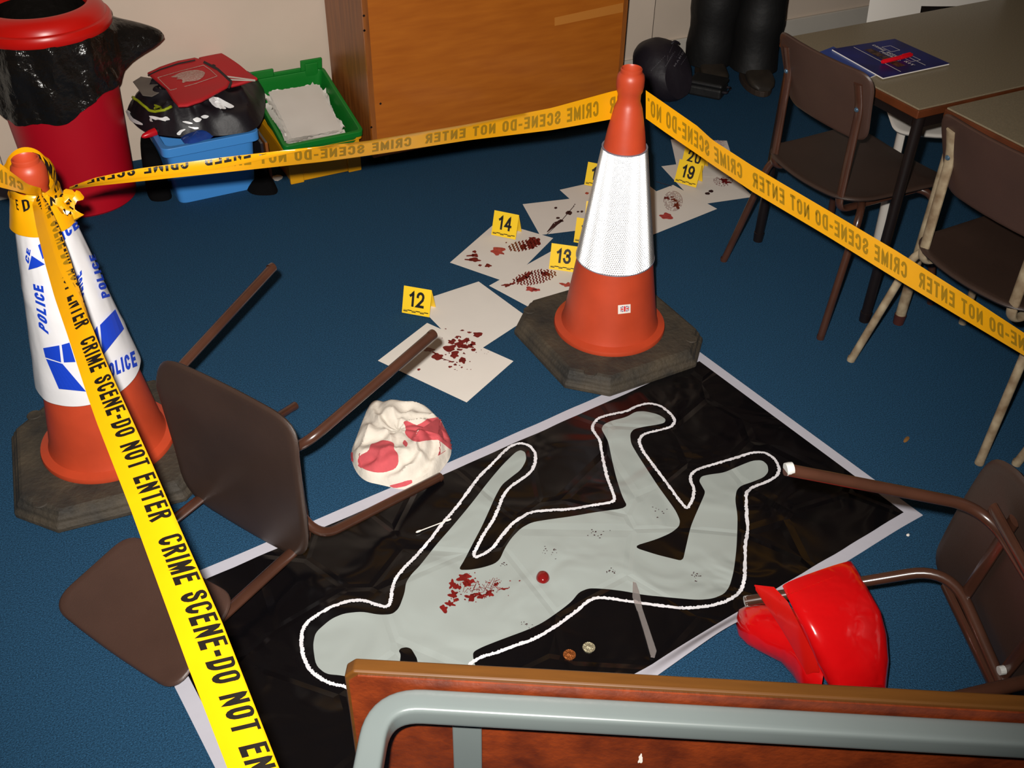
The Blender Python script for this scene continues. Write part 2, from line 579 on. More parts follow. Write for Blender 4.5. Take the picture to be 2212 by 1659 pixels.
def mat_z(u, v):
    z = 0.002
    d = max(0, v - (MD - 0.034))
    z += smoothstep(0, 0.034, d) * 0.03 * math.exp(-((u - 0.93) / 0.16) ** 2)
    return z


sheet = MB()
NU, NV = 120, 46
vv = [j / (NV - 8) * (MD - 0.034) for j in range(NV - 7)] + [MD - 0.034 + 0.034 * (j + 1) / 7 for j in range(7)]


def _sheet_edge(u):
    return 0.004 * nz(u, 3.1, 0, 7)


for side in (0, 1):
    sheet.add([mat_pt(ML * i / NU, v + (_sheet_edge(ML * i / NU) if v in (vv[0], vv[-1]) else 0), mat_z(ML * i / NU, v) - 0.0012 * side) for i in range(NU + 1) for v in vv],
              [(i * len(vv) + j, (i + 1) * len(vv) + j, (i + 1) * len(vv) + j + 1, i * len(vv) + j + 1) for i in range(NU) for j in range(len(vv) - 1)])
fm = sheet.build('floor_mat', M['matwhite'], smooth=True)
tag(fm, 'black vinyl floor mat with white border and chalk body outline, on blue carpet', 'mat')
bl = MB()
bw = 0.03
pts = []
for k in range(60):
    pts.append(mat_pt(bw + (ML - 2 * bw) * k / 59, bw + 0.003 * nz(k * 0.3, 0), 0.0027))
for k in range(60):
    pts.append(mat_pt(ML - bw - (ML - 2 * bw) * k / 59, MD - bw + 0.003 * nz(k * 0.3, 9), 0.0027))
bl.add(pts, [(i, i + 1, 118 - i, 119 - i) for i in range(59)])
bl.build('printed_panel', M['matblack'], fm)

BODY = [(676, 1395), (680, 1372), (687, 1361), (715, 1337), (743, 1325), (782, 1321), (818, 1328), (847, 1327), (862, 1314), (874, 1281), (877, 1258), (889, 1240), (907, 1222), (942, 1177), (974, 1141), (1015, 1092), (1056, 1039), (1084, 1006), (1104, 986), (1115, 976), (1125, 972), (1135, 977), (1137, 994), (1125, 1015), (1104, 1031), (1084, 1047), (1070, 1072), (1056, 1104), (1039, 1141), (1025, 1167), (1003, 1210), (990, 1231), (1015, 1231), (1043, 1226), (1068, 1218), (1080, 1208), (1090, 1185), (1104, 1163), (1125, 1141), (1149, 1128), (1186, 1122), (1231, 1116), (1288, 1106), (1357, 1097), (1344, 1072), (1332, 1035), (1322, 994), (1314, 954), (1306, 939), (1299, 927), (1304, 917), (1320, 909), (1353, 901), (1373, 889), (1393, 888), (1422, 895), (1438, 905), (1436, 913), (1422, 917), (1389, 922), (1369, 927), (1361, 937), (1363, 958), (1377, 982), (1401, 1019), (1422, 1051), (1446, 1084), (1460, 1104), (1469, 1124), (1467, 1137), (1450, 1151), (1418, 1165), (1365, 1181), (1418, 1198), (1450, 1206), (1475, 1212), (1481, 1185), (1491, 1141), (1499, 1120), (1515, 1084), (1524, 1063), (1517, 1051), (1510, 1039), (1515, 1029), (1532, 1025), (1564, 1021), (1593, 1008), (1625, 995), (1646, 994), (1658, 1004), (1660, 1019), (1650, 1031), (1625, 1041), (1601, 1049), (1591, 1059), (1588, 1080), (1593, 1112), (1593, 1137), (1591, 1185), (1585, 1234), (1576, 1267), (1564, 1283), (1540, 1293), (1507, 1296), (1450, 1291), (1389, 1285), (1349, 1277), (1316, 1273), (1290, 1271), (1271, 1271), (1251, 1279), (1235, 1299), (1214, 1316), (1174, 1344), (1141, 1360), (1084, 1381), (1043, 1397), (1022, 1408), (1022, 1422), (1030, 1450), (980, 1500), (910, 1490), (902, 1425), (895, 1412), (888, 1401), (878, 1398), (866, 1400), (861, 1406), (866, 1414), (862, 1440), (790, 1470), (739, 1459), (704, 1456), (682, 1437)]


def mid(pts, n=1, closed=True):
    for _ in range(n):
        out = []
        m = len(pts)
        for i in range(m if closed else m - 1):
            a, b = pts[i], pts[(i + 1) % m]
            out += [a, ((a[0] + b[0]) / 2, (a[1] + b[1]) / 2)]
        if not closed:
            out.append(pts[-1])
        pts = out
    return pts


def chaikin(pts, n=1):
    for _ in range(n):
        o_ = []
        for i in range(len(pts)):
            a_, b_ = pts[i], pts[(i + 1) % len(pts)]
            o_ += [(a_[0] * 0.8 + b_[0] * 0.2, a_[1] * 0.8 + b_[1] * 0.2), (a_[0] * 0.2 + b_[0] * 0.8, a_[1] * 0.2 + b_[1] * 0.8)]
        pts = o_
    return pts


MB().poly([at(x, y, 0.0033) for x, y in chaikin(BODY, 2)]).build('body_shape', M['matgrey'], fm, tri=True)
CHALK = [(1180, 1600), (900, 1600), (800, 1520), (748, 1485), (715, 1480), (690, 1467), (668, 1448), (655, 1420), (650, 1390), (654, 1362), (664, 1346), (680, 1334), (713, 1314), (749, 1301), (782, 1298), (812, 1308), (836, 1314), (844, 1302), (847, 1273), (856, 1249), (877, 1225), (907, 1195), (934, 1162), (961, 1126), (985, 1100), (1015, 1058), (1035, 1031), (1060, 1008), (1088, 978), (1104, 965), (1125, 959), (1145, 965), (1157, 982), (1157, 1002), (1147, 1023), (1125, 1039), (1100, 1055), (1084, 1080), (1076, 1104), (1062, 1133), (1047, 1153), (1035, 1177), (1023, 1198), (1027, 1207), (1043, 1200), (1064, 1187), (1084, 1159), (1108, 1131), (1145, 1108), (1190, 1104), (1226, 1103), (1279, 1094), (1330, 1086), (1322, 1063), (1310, 1031), (1302, 994), (1296, 954), (1288, 943), (1279, 931), (1280, 920), (1292, 905), (1320, 897), (1353, 891), (1373, 880), (1399, 873), (1426, 878), (1450, 897), (1459, 912), (1450, 925), (1422, 932), (1389, 940), (1379, 954), (1389, 978), (1410, 1006), (1438, 1043), (1462, 1076), (1483, 1103), (1495, 1084), (1500, 1059), (1490, 1041), (1492, 1027), (1507, 1015), (1552, 1002), (1593, 990), (1625, 979), (1654, 980), (1674, 994), (1684, 1015), (1678, 1031), (1654, 1045), (1625, 1055), (1611, 1067), (1612, 1104), (1615, 1145), (1609, 1185), (1609, 1251), (1600, 1281), (1572, 1301), (1532, 1312), (1483, 1317), (1430, 1312), (1369, 1303), (1308, 1294), (1285, 1294), (1267, 1303), (1239, 1328), (1206, 1352), (1157, 1382), (1117, 1396), (1068, 1414), (1040, 1421), (1010, 1440), (1020, 1500), (1080, 1560)]
ck = MB()
P = [at(x, y, 0) for x, y in mid(chaikin(CHALK, 2), 2)]
n = len(P)
random.seed(4)
L1, L2 = [], []
for i, p in enumerate(P):
    t = (P[(i + 1) % n] - P[i - 1]).normalized()
    q = Vector((-t.y, t.x, 0))
    a, b = 0.0034 + random.uniform(-0.0009, 0.0009), 0.0034 + random.uniform(-0.0010, 0.0020)
    L1.append(p + q * a + Vector((0, 0, 0.0039)))
    L2.append(p - q * b + Vector((0, 0, 0.0039)))
ck.add(L1 + L2, [(i, (i + 1) % n, n + (i + 1) % n, n + i) for i in range(n)])
ck.build('chalk_outline', M['chalk'], fm)


# printed and dripped blood: flat blots on the sheet they stain
def blot(mb, mp, cx, cy, rx, ry, seed, rough=0.18, rot=0.0, n=22):
    rnd = random.Random(seed)
    ph = [rnd.uniform(0, 6.28) for _ in range(5)]
    am = [rnd.uniform(0.2, 1) for _ in range(5)]
    pts = [mp(cx, cy)]
    for k in range(n):
        th = 2 * PI * k / n
        r = 1 + rough * sum(am[j] * math.sin((j + 2) * th + ph[j]) for j in range(5)) * 0.6
        x, y = rx * r * math.cos(th), ry * r * math.sin(th)
        pts.append(mp(cx + x * math.cos(rot) - y * math.sin(rot), cy + x * math.sin(rot) + y * math.cos(rot)))
    mb.add(pts, [(0, k + 1, (k + 1) % n + 1) for k in range(n)])


def stroke(mb, mp, a, b, w0, w1=None):
    w1 = w0 if w1 is None else w1
    dx, dy = b[0] - a[0], b[1] - a[1]
    l = math.hypot(dx, dy) or 1
    nx, ny = -dy / l, dx / l
    mb.add([mp(a[0] + nx * w0, a[1] + ny * w0), mp(a[0] - nx * w0, a[1] - ny * w0), mp(b[0] - nx * w1, b[1] - ny * w1), mp(b[0] + nx * w1, b[1] + ny * w1)], [(0, 1, 2, 3)])


mz = lambda x, y: at(x, y, 0.0044)
bs = MB()
rnd = random.Random(11)
for i, (x, y, rx, ry) in enumerate([(1002, 1247, 14, 8), (1015, 1256, 9, 6), (978, 1263, 8, 9), (979, 1284, 10, 7), (990, 1268, 7, 5), (972, 1304, 9, 6), (959, 1315, 8, 8), (1017, 1291, 9, 8), (1040, 1288, 10, 5), (1057, 1282, 7, 8), (1028, 1284, 8, 4), (1072, 1262, 5, 4), (1008, 1262, 9, 5), (985, 1296, 6, 4), (1088, 1272, 10, 2)]):
    blot(bs, mz, x, y, rx, ry, i + 50, 0.4)
for k in range(70):
    x = rnd.gauss(1030, 28)
    y = 1272 + (x - 1030) * -0.18 + rnd.gauss(0, 15)
    blot(bs, mz, x, y, rnd.uniform(0.8, 2.4), rnd.uniform(0.6, 1.8), k, 0.3, n=7)
for i in range(24):
    stroke(bs, mz, (1000 + i * 3.2, 1262 + rnd.uniform(-10, 20)), (1008 + i * 3.4, 1255 + rnd.uniform(-8, 24)), 0.5)
bs.build('blood_print', M['blood'], fm)
sm = MB()
for cx, cy, sx, sy, nn in ((1289, 1150, 22, 9, 12), (1190, 1190, 24, 7, 14), (1325, 1235, 14, 6, 12), (1503, 1244, 12, 7, 12), (1138, 1350, 14, 9, 10), (1090, 1220, 10, 6, 6), (1420, 1100, 14, 9, 8)):
    for k in range(nn):
        blot(sm, mz, rnd.gauss(cx, sx * 0.6), rnd.gauss(cy, sy * 0.7), rnd.uniform(0.6, 2.2), rnd.uniform(0.5, 1.4), k, 0.3, n=7)
sm.build('smudge', M['inkdark'], fm)


# ================================================================== traffic cones
CH = 0.77
PROF = [(0.150, 0.046), (0.152, 0.053), (0.150, 0.060), (0.132, 0.066), (0.127, 0.080), (0.122, 0.110), (0.0455, 0.615), (0.034, 0.672), (0.030, 0.683), (0.0275, 0.690), (0.0275, 0.708), (0.031, 0.716), (0.033, 0.728), (0.033, 0.744), (0.031, 0.754), (0.0255, 0.760), (0.0255, 0.768), (0.0235, CH)]


def cone_r(z):
    for (r0, z0), (r1, z1) in zip(PROF, PROF[1:]):
        if z0 <= z <= z1:
            return r0 + (r1 - r0) * (z - z0) / (z1 - z0)
    return PROF[0][0] if z < PROF[0][1] else 0.0


def on_cone(c, px, py, eps=0.001):
    """where the sight line through a pixel meets the cone standing at c"""
    d = ray(px, py)
    prev = None
    for k in range(500):
        t = 1.6 + k * 0.003
        p = CP + d * t
        g = math.hypot(p.x - c[0], p.y - c[1]) - cone_r(p.z) - eps
        if g < 0 and p.z > 0.05:
            if prev is not None:
                lo, hi = t - 0.003, t
                for _ in range(14):
                    m_ = (lo + hi) / 2
                    p = CP + d * m_
                    if math.hypot(p.x - c[0], p.y - c[1]) - cone_r(p.z) - eps < 0:
                        hi = m_
                    else:
                        lo = m_
            return CP + d * t if prev is None else p
        prev = g
    # past the silhouette: the point of closest approach
    b = min(((math.hypot((CP + d * (1.6 + k * 0.003)).x - c[0], (CP + d * (1.6 + k * 0.003)).y - c[1]) - cone_r((CP + d * (1.6 + k * 0.003)).z), k) for k in range(500)))
    p = CP + d * (1.6 + b[1] * 0.003)
    a = math.atan2(p.y - c[1], p.x - c[0])
    return Vector((c[0] + (cone_r(p.z) + eps) * math.cos(a), c[1] + (cone_r(p.z) + eps) * math.sin(a), p.z))


def cone_base(mb, half=0.222, ch=0.085):
    def octo(s):
        h, c = half * s, ch * s
        return [(h - c, -h), (h, -h + c), (h, h - c), (h - c, h), (-h + c, h), (-h, h - c), (-h, -h + c), (-h + c, -h)]
    prof = [(1.0, 0.0), (1.0, 0.012), (0.985, 0.018), (0.965, 0.020), (0.955, 0.032), (0.93, 0.036), (0.91, 0.045), (0.88, 0.048)]
    mb.rings([[(x, y, z) for x, y in octo(s)] for s, z in prof])
    return mb


def make_cone(loc, rz, label):
    t = thing('traffic_cone', label, 'cone', loc, rz)
    cone_base(MB()).build('base', M['rubber'], t, bevel=0.004)
    for sx, sy in ((1, 1), (1, -1), (-1, 1), (-1, -1)):
        MB().lathe([(0.0001, 0.0485), (0.016, 0.0495), (0.018, 0.047)], 16, (0.16 * sx, 0.16 * sy, 0)).build('base_stud', M['rubber'], t, smooth=True)
    MB().lathe(PROF + [(0.0215, CH - 0.004), (0.024, CH - 0.02), (0.024, 0.70), (0.03, 0.67)], 72).build('cone_body', M['orange'], t, smooth=True)
    return t


C1 = (1.302, 1.957)
C2 = (-0.008, 2.052)
cone1 = make_cone((*C1, 0), R(2), 'orange traffic cone with bright white reflective sleeve at the top corner of the black mat')
e = 0.0022
def corner_cubes(mb, pt, nrm, rows, cols):
    """prismatic reflective sheeting: every triangle of the sheet is the mouth of a little three-mirror corner"""
    for i in range(rows):
        for j in range(cols):
            a, b = pt(i, j + 0.5 * (i % 2)), pt(i, j + 1 + 0.5 * (i % 2))
            c, d = pt(i + 1, j + 0.5), pt(i + 1, j + 1.5)
            e_, f_ = (c, d) if i % 2 == 0 else (pt(i + 1, j), pt(i + 1, j + 1))
            tris = ((a, b, e_), (b, f_, e_)) if i % 2 == 0 else ((a, b, f_), (a, f_, e_))
            for t_ in tris:
                m_ = (t_[0] + t_[1] + t_[2]) / 3
                side = ((t_[1] - t_[0]).length + (t_[2] - t_[1]).length + (t_[0] - t_[2]).length) / 3
                ap = m_ - nrm(m_) * side / 2.4495
                mb.add([*t_, ap], [(0, 1, 3), (1, 2, 3), (2, 0, 3)])


zl = [0.268]
while zl[-1] < 0.572:
    zl.append(zl[-1] + 2 * PI * (cone_r(zl[-1]) + 0.003) / 104 * 0.866)
slope = (PROF[5][0] - PROF[6][0]) / (PROF[6][1] - PROF[5][1])


def _cp(i, j):
    th = 2 * PI * j / 104
    r = cone_r(zl[i]) + 0.0040
    return Vector((r * math.cos(th), r * math.sin(th), zl[i]))


def _cn(p):
    v = Vector((p.x, p.y, 0)).normalized()
    return Vector((v.x, v.y, slope)).normalized()


g = MB()
corner_cubes(g, _cp, _cn, len(zl) - 1, 104)
sv = g.build('reflective_sleeve', M['prism'], cone1, tri=True)
sl = MB()
for zz, z2 in ((0.2655, 0.0025), (zl[-1] - 0.001, 0.0025)):
    sl.lathe([(cone_r(zz) + 0.0005, zz), (cone_r(zz) + 0.0044, zz), (cone_r(zz) + 0.0044, zz + z2), (cone_r(zz) + 0.0005, zz + z2)], 72)
sl.build('sleeve_edge', M['retroedge'], cone1)
TL_, TR_, BR_, BL_ = (1335, 659.5), (1362, 657), (1362, 675.5), (1335, 678.5)


def quad(u, v):
    a = (BL_[0] + (BR_[0] - BL_[0]) * u, BL_[1] + (BR_[1] - BL_[1]) * u)
    b = (TL_[0] + (TR_[0] - TL_[0]) * u, TL_[1] + (TR_[1] - TL_[1]) * u)
    return (a[0] + (b[0] - a[0]) * v, a[1] + (b[1] - a[1]) * v)


inv1 = cone1.matrix_world.inverted()


def stk(e_):
    return lambda u, v: inv1 @ on_cone(C1, *quad(u, v), e_)


stick = MB()
stick.grid(6, 4, stk(0.0012))
so = stick.build('flag_sticker', M['paper'], cone1)
g = MB()
s2 = stk(0.0018)
g.grid(4, 3, lambda u, v: s2(0.2 + 0.68 * u, 0.2 + 0.62 * v))
g.build('flag_field', mat('flag_blue', (40, 50, 130), 0.5), so)
g = MB()
s3 = stk(0.0023)
fu = lambda u, v: s3(0.2 + 0.68 * u, 0.2 + 0.62 * v)
for a, b in (((0, 0), (1, 1)), ((0, 1), (1, 0))):
    stroke(g, fu, a, b, 0.07)
stroke(g, fu, (0.5, 0), (0.5, 1), 0.16)
stroke(g, fu, (0, 0.5), (1, 0.5), 0.18)
g.build('flag_white_cross', M['paper'], so)
g = MB()
s4 = stk(0.0028)
fr = lambda u, v: s4(0.2 + 0.68 * u, 0.2 + 0.62 * v)
stroke(g, fr, (0.5, 0), (0.5, 1), 0.09)
stroke(g, fr, (0, 0.5), (1, 0.5), 0.1)
for a, b in (((0, 0), (1, 1)), ((0, 1), (1, 0))):
    stroke(g, fr, a, b, 0.02)
g.build('flag_red_cross', M['redpl'], so)

cone2 = make_cone((*C2, 0), R(-4.5), 'orange traffic cone wrapped in police tape, at the left beside the overturned chair')
# police tape wound round the left cone
pt = thing('police_tape', 'white and blue police tape wound round the left traffic cone', 'tape', (*C2, 0.23))
inv2 = pt.matrix_world.inverted()
g = MB()
n = 90
rows = []
for k in range(24):
    z = 0.256 + (0.655 - 0.256) * k / 23
    row = []
    for j in range(n):
        th = 2 * PI * j / n
        wob = 0.0125 + 0.0022 * abs(nz(math.cos(th) * 2 + z * 3, math.sin(th) * 2, z * 9, 1.5)) + 0.002 * max(0, math.sin(th * 1.0 + z * 22) - 0.93) * 10
        zz = z + (0.012 * math.sin(th + 0.6) if k == 0 else 0)
        r = cone_r(zz) + wob
        row.append((r * math.cos(th), r * math.sin(th), zz - 0.23))
    rows.append(row)
g.rings(rows, False, False)
g.build('wound_tape', M['pwhite'], pt, smooth=True)
pe = 0.0185


def pc(px, py, e_=pe):
    return inv2 @ on_cone(C2, px, py, e_)


blu = MB()


def cell(q):
    """a printed blue shape given by its four picture corners on the cone"""
    (ax, ay), (bx, by), (cx, cy), (dx, dy) = q
    blu.grid(6, 6, lambda u, v: pc((ax * (1 - u) + bx * u) * (1 - v) + (dx * (1 - u) + cx * u) * v, (ay * (1 - u) + by * u) * (1 - v) + (dy * (1 - u) + cy * u) * v))


for q in [((68, 552), (97, 571), (80, 578), (61, 583)), ((93, 752), (128, 746), (132, 783), (98, 772)), ((133, 745), (150, 740), (163, 782), (138, 783)), ((99, 775), (135, 786), (186, 846), (127, 840)),
          ((203, 716), (210, 704), (216, 740), (212, 745)), ((216, 702), (249, 668), (268, 710), (222, 768))]:
    cell(q)
blu.build('blue_blocks', M['pblue'], pt)
pl = MB()


def ptext(s, bl_, br_, tl_, tr_, bold=0.05):
    letters(pl, s, lambda u, v: pc((bl_[0] * (1 - u) + br_[0] * u) * (1 - v) + (tl_[0] * (1 - u) + tr_[0] * u) * v, (bl_[1] * (1 - u) + br_[1] * u) * (1 - v) + (tl_[1] * (1 - u) + tr_[1] * u) * v), asp=0.56, thick=0.23)


ptext('POLICE', (105, 723), (93, 618), (84, 706), (71, 613))
ptext('POLICE', (183, 652), (176, 583), (165, 676), (160, 604))
ptext('POLICE', (238, 640), (205, 548), (221, 645), (192, 552))
ptext('POLICE', (224, 822), (297, 790), (221, 793), (290, 757))
ptext('POLICE', (92, 560), (172, 490), (82, 530), (164, 470))
ptext('CE', (62, 572), (66, 540), (54, 560), (58, 535))
pl.build('lettering', M['pblue'], pt)


# ================================================================== yellow barrier tape
def interp(poly, t):
    """point at fraction t of a picture polyline (by chord length)"""
    ls = [math.hypot(b[0] - a[0], b[1] - a[1]) for a, b in zip(poly, poly[1:])]
    d = t * sum(ls)
    for (a, b), l in zip(zip(poly, poly[1:]), ls):
        if d <= l or (a, b) == (poly[-2], poly[-1]):
            k = min(1, d / l)
            return (a[0] + (b[0] - a[0]) * k, a[1] + (b[1] - a[1]) * k)
        d -= l


class Ribbon:
    """a strip whose cross sections are lists of points from v=0 to v=1"""

    def __init__(s, secs, vs):
        s.secs, s.vs = secs, vs
        s.arc = [0]
        for a, b in zip(secs, secs[1:]):
            m_ = len(a) // 2
            s.arc.append(s.arc[-1] + (b[m_] - a[m_]).length)
        s.len = s.arc[-1]
        s.asp = 0.52

    def at(s, d, v, off=0.0):
        i = 0
        while i < len(s.arc) - 2 and s.arc[i + 1] < d:
            i += 1
        k = (d - s.arc[i]) / max(1e-6, s.arc[i + 1] - s.arc[i])
        j = 0
        va = [x + (y - x) * k for x, y in zip(s.vs[i], s.vs[i + 1])]
        while j < len(va) - 2 and va[j + 1] < v:
            j += 1
        q = (v - va[j]) / max(1e-6, va[j + 1] - va[j])
        A, B = s.secs[i], s.secs[i + 1]
        p = (A[j].lerp(A[j + 1], q)).lerp(B[j].lerp(B[j + 1], q), k)
        nn = (B[j] - A[j]).cross(A[j + 1] - A[j])
        if nn.length > 1e-12:
            p = p + nn.normalized() * off
        return p

    def mesh(s):
        mb = MB()
        n_ = len(s.secs[0])
        mb.add([p for r in s.secs for p in r], [(i * n_ + j, (i + 1) * n_ + j, (i + 1) * n_ + j + 1, i * n_ + j + 1) for i in range(len(s.secs) - 1) for j in range(n_ - 1)])
        return mb

    def write(s, mb, starts, period, off, v0=0.22, v1=0.8, text='CRIME SCENE-DO NOT ENTER'):
        vs, fs, w = text2d(text, s.asp, 0.19, 0.15, 0.42)
        for st in starts:
            vv_, keep = [], {}
            ff = []
            for fc in fs:
                ds = [st + vs[i][0] / w * period * 0.93 for i in fc]
                if min(ds) < 0.004 or max(ds) > s.len - 0.004:
                    continue
                idx = []
                for i, d in zip(fc, ds):
                    if i not in keep:
                        keep[i] = len(vv_)
                        vv_.append(s.at(d, v0 + (v1 - v0) * vs[i][1], off))
                    idx.append(keep[i])
                ff.append(tuple(idx))
            mb.add(vv_, ff)


def make_tape(label, root_at, rb, starts, period, v0=0.22, v1=0.8):
    t = thing('barrier_tape', label, 'tape', root_at)
    inv = t.matrix_world.inverted()
    mb = rb.mesh()
    mb.v = [tuple(inv @ Vector(p)) for p in mb.v]
    mb.build('tape_strip', M['tape'], t, smooth=True)
    for off, nm, mm in ((0.0007, 'lettering', 'tapeink'), (-0.0007, 'lettering_show_through', 'tapeback')):
        mb = MB()
        rb.write(mb, starts, period, off, v0, v1)
        mb.v = [tuple(inv @ Vector(p)) for p in mb.v]
        mb.build(nm, M[mm], t)
    return t


def strip(bot, top, d0, d1, w, n=70, flap=None, sag=0.0):
    """bottom and top edges in the picture, camera depth d0 -> d1: the strip of true width w between them"""
    secs, vs = [], []
    for i in range(n + 1):
        t = i / n
        b, p = interp(bot, t), interp(top, t)
        dd = 1 / ((1 - t) / d0 + t / d1)
        B = atd(b[0], b[1], dd)
        r_ = ray(*p)
        # point on the top edge's sight line at distance <= w from the bottom edge, on the near side
        ww = w * (flap(t)[0] if flap else 1)
        rn = r_.normalized()
        k = (B - CP).dot(rn)
        foot = CP + rn * k
        h = (foot - B).length
        T = foot - rn * math.sqrt(max(0, ww * ww - h * h)) if h < ww else foot
        sec = [B.lerp(T, j / 4) for j in range(5)]
        v_ = [j / 4 * (flap(t)[0] if flap else 1) for j in range(5)]
        if flap:
            f_, q = flap(t)
            if True:
                e_ = T.lerp(B, q)
                toward = (CP - T).normalized() * (0.006 if q > 0.02 else 0.0002)
                for j in range(1, 4):
                    sec.append(T.lerp(e_, j / 3) + toward * min(1, j / 1.5))
                    v_.append(f_ + (1 - f_) * j / 3 if f_ < 0.999 else 1 + j * 1e-4)
        secs.append(sec)
        vs.append(v_)
    return Ribbon(secs, vs)


TW = 0.068
KNOT = atd(76, 425, depth((C2[0], C2[1] - 0.065, 0.66)))
# back tape: left cone -> middle cone (its printed face looks away)
t1_bot = [(1352, 250), (1319, 258), (1192, 281), (1012, 303), (795, 336), (700, 349), (480, 373), (300, 392), (205, 402), (150, 410)]
t1_top = [(1352, 191), (1319, 198), (1192, 233), (1012, 268), (795, 304), (700, 315), (480, 340), (300, 364), (205, 384), (150, 404)]
dA = depth((C1[0] - 0.02, C1[1] + 0.02, 0.63))
dB = depth((C2[0] + 0.05, C2[1] - 0.02, 0.63))


def flap1(t):
    k = smoothstep(0.50, 0.78, t)
    return (1 - 0.5 * k, 0.75 * k)


rb1 = strip(t1_bot, t1_top, dA, dB, TW, 80, flap1)


def arc_at_x(rb, px, j=2):
    best = min(range(len(rb.secs)), key=lambda i: abs(W / 2 + FPX * (rb.secs[i][j] - CP).dot(CR) / depth(rb.secs[i][j]) - px))
    return rb.arc[best]


def arc_at_y(rb, py, j=2):
    best = min(range(len(rb.secs)), key=lambda i: abs(H / 2 - FPX * (rb.secs[i][j] - CP).dot(CU) / depth(rb.secs[i][j]) - py))
    return rb.arc[best]


s0, s1 = arc_at_x(rb1, 1293), arc_at_x(rb1, 882)
PER = s1 - s0
make_tape('long yellow barrier tape between the left and the middle cone', KNOT, rb1, [s0 + PER * k for k in (-1, 0, 1, 2)], PER)
# right tape: middle cone -> beyond the right edge
t2_bot = [(2300, 826), (2212, 768), (2087, 693), (1935, 602), (1783, 508), (1625, 414), (1540, 357), (1506, 333), (1440, 288), (1395, 256)]
t2_top = [(2300, 775), (2212, 719), (2087, 637), (1935, 541), (1783, 451), (1625, 358), (1540, 303), (1506, 272), (1440, 226), (1395, 195)]
dC = depth((1.76, 1.05, 0.44))
rb2 = strip(t2_bot, t2_top, dC, depth((C1[0] + 0.03, C1[1] + 0.02, 0.63)), TW, 80)
s0 = arc_at_x(rb2, 1962)
s1 = arc_at_x(rb2, 1604)
make_tape('yellow barrier tape from the middle cone to the right, before the standing chairs', (C1[0] + 0.03, C1[1] + 0.02, 0.6), rb2, [s0 + (s1 - s0) * k for k in (-1, 0, 1, 2)], s1 - s0)
# near tape: left cone -> bottom of the picture, twisted near the knot
t3_l = [(66, 417), (70, 444), (79, 495), (98, 572), (118, 643), (145, 722), (169, 795), (189, 856), (209, 913), (243, 1000), (282, 1100), (405, 1437), (491, 1659), (530, 1760)]
t3_r = [(84, 412), (105, 440), (128, 491), (148, 548), (170, 619), (193, 690), (221, 761), (247, 822), (284, 903), (328, 1000), (371, 1100), (481, 1347), (603, 1659), (645, 1760)]
d3a, d3b = depth(KNOT), 1.13
secs, vs = [], []
N3 = 110
for i in range(N3 + 1):
    y = 417 + (1760 - 417) * i / N3

    def xat(poly, y):
        for a, b in zip(poly, poly[1:]):
            if a[1] <= y <= b[1]:
                return a[0] + (b[0] - a[0]) * (y - a[1]) / (b[1] - a[1])
        return poly[-1][0] if y > poly[-1][1] else poly[0][0]
    yl, yr = y + 12, y - 12
    xl, xr = xat(t3_l, yl), xat(t3_r, yr)
    t = i / N3
    dd = 1 / ((1 - t) / d3a + t / d3b)
    A, B = atd(xl, yl, dd), atd(xr, yr, dd)
    k = smoothstep(400, 470, y) * (1 - smoothstep(560, 735, y))
    f_ = 1 - 0.36 * k
    sec, v_ = [], []
    nrm = (CP - A).normalized()
    for j in range(9):
        u = j / 8
        # the strip bellies a little towards its right edge
        p = A.lerp(B, math.sin(u * PI / 2 * 0.9) / math.sin(PI / 2 * 0.9)) + nrm * 0.007 * math.sin(u * PI)
        sec.append(p)
        v_.append(u * f_)
    E_ = B.lerp(A, 0.55 * k)
    for j in range(1, 4):
        sec.append(B.lerp(E_, j / 3) + nrm * ((0.012 if k > 0.02 else 0.0002) * min(1, j / 1.5)))
        v_.append(f_ + (1 - f_) * j / 3 if f_ < 0.999 else 1 + j * 1e-4)
    secs.append(sec)
    vs.append(v_)
rb3 = Ribbon(secs, vs)
s0, s1 = arc_at_y(rb3, 733, 4), arc_at_y(rb3, 1152, 4)
make_tape('nearest yellow barrier tape running from the left cone down past the overturned chairs', KNOT, rb3, [s0 + (s1 - s0) * k for k in (-1, 0, 1, 2)], s1 - s0, 0.26, 0.86)
# short end going left from the knot
t0_b = [(92, 424), (60, 420), (30, 412), (-10, 402), (-90, 380)]
t0_t = [(88, 406), (60, 398), (30, 376), (-10, 345), (-90, 300)]
rb0 = strip(t0_b, t0_t, depth(KNOT) - 0.01, depth(KNOT) - 0.22, TW, 24)
make_tape('short yellow tape end leaving the left cone towards the wall at far left', KNOT, rb0, [0.05], 0.5)
# wrapping, loop, knot and bow round the left cone
tk = thing('tape_wrapping', 'yellow tape tied in a knot and bow round the top of the left cone', 'tape', (*C2, 0.56))
inv = tk.matrix_world.inverted()
g = MB()
rows = []
for k in range(7):
    z = 0.634 + (0.704 - 0.634) * k / 6
    rows.append([((cone_r(z) + 0.021 + 0.003 * nz(math.cos(2 * PI * j / 60), math.sin(2 * PI * j / 60), z * 20, 2)) * math.cos(2 * PI * j / 60), (cone_r(z) + 0.021) * math.sin(2 * PI * j / 60), z - 0.56 + 0.004 * math.sin(2 * PI * j / 60)) for j in range(60)])
g.rings(rows, False, False)
wrap = g.build('wrapped_band', M['tape'], tk, smooth=True)
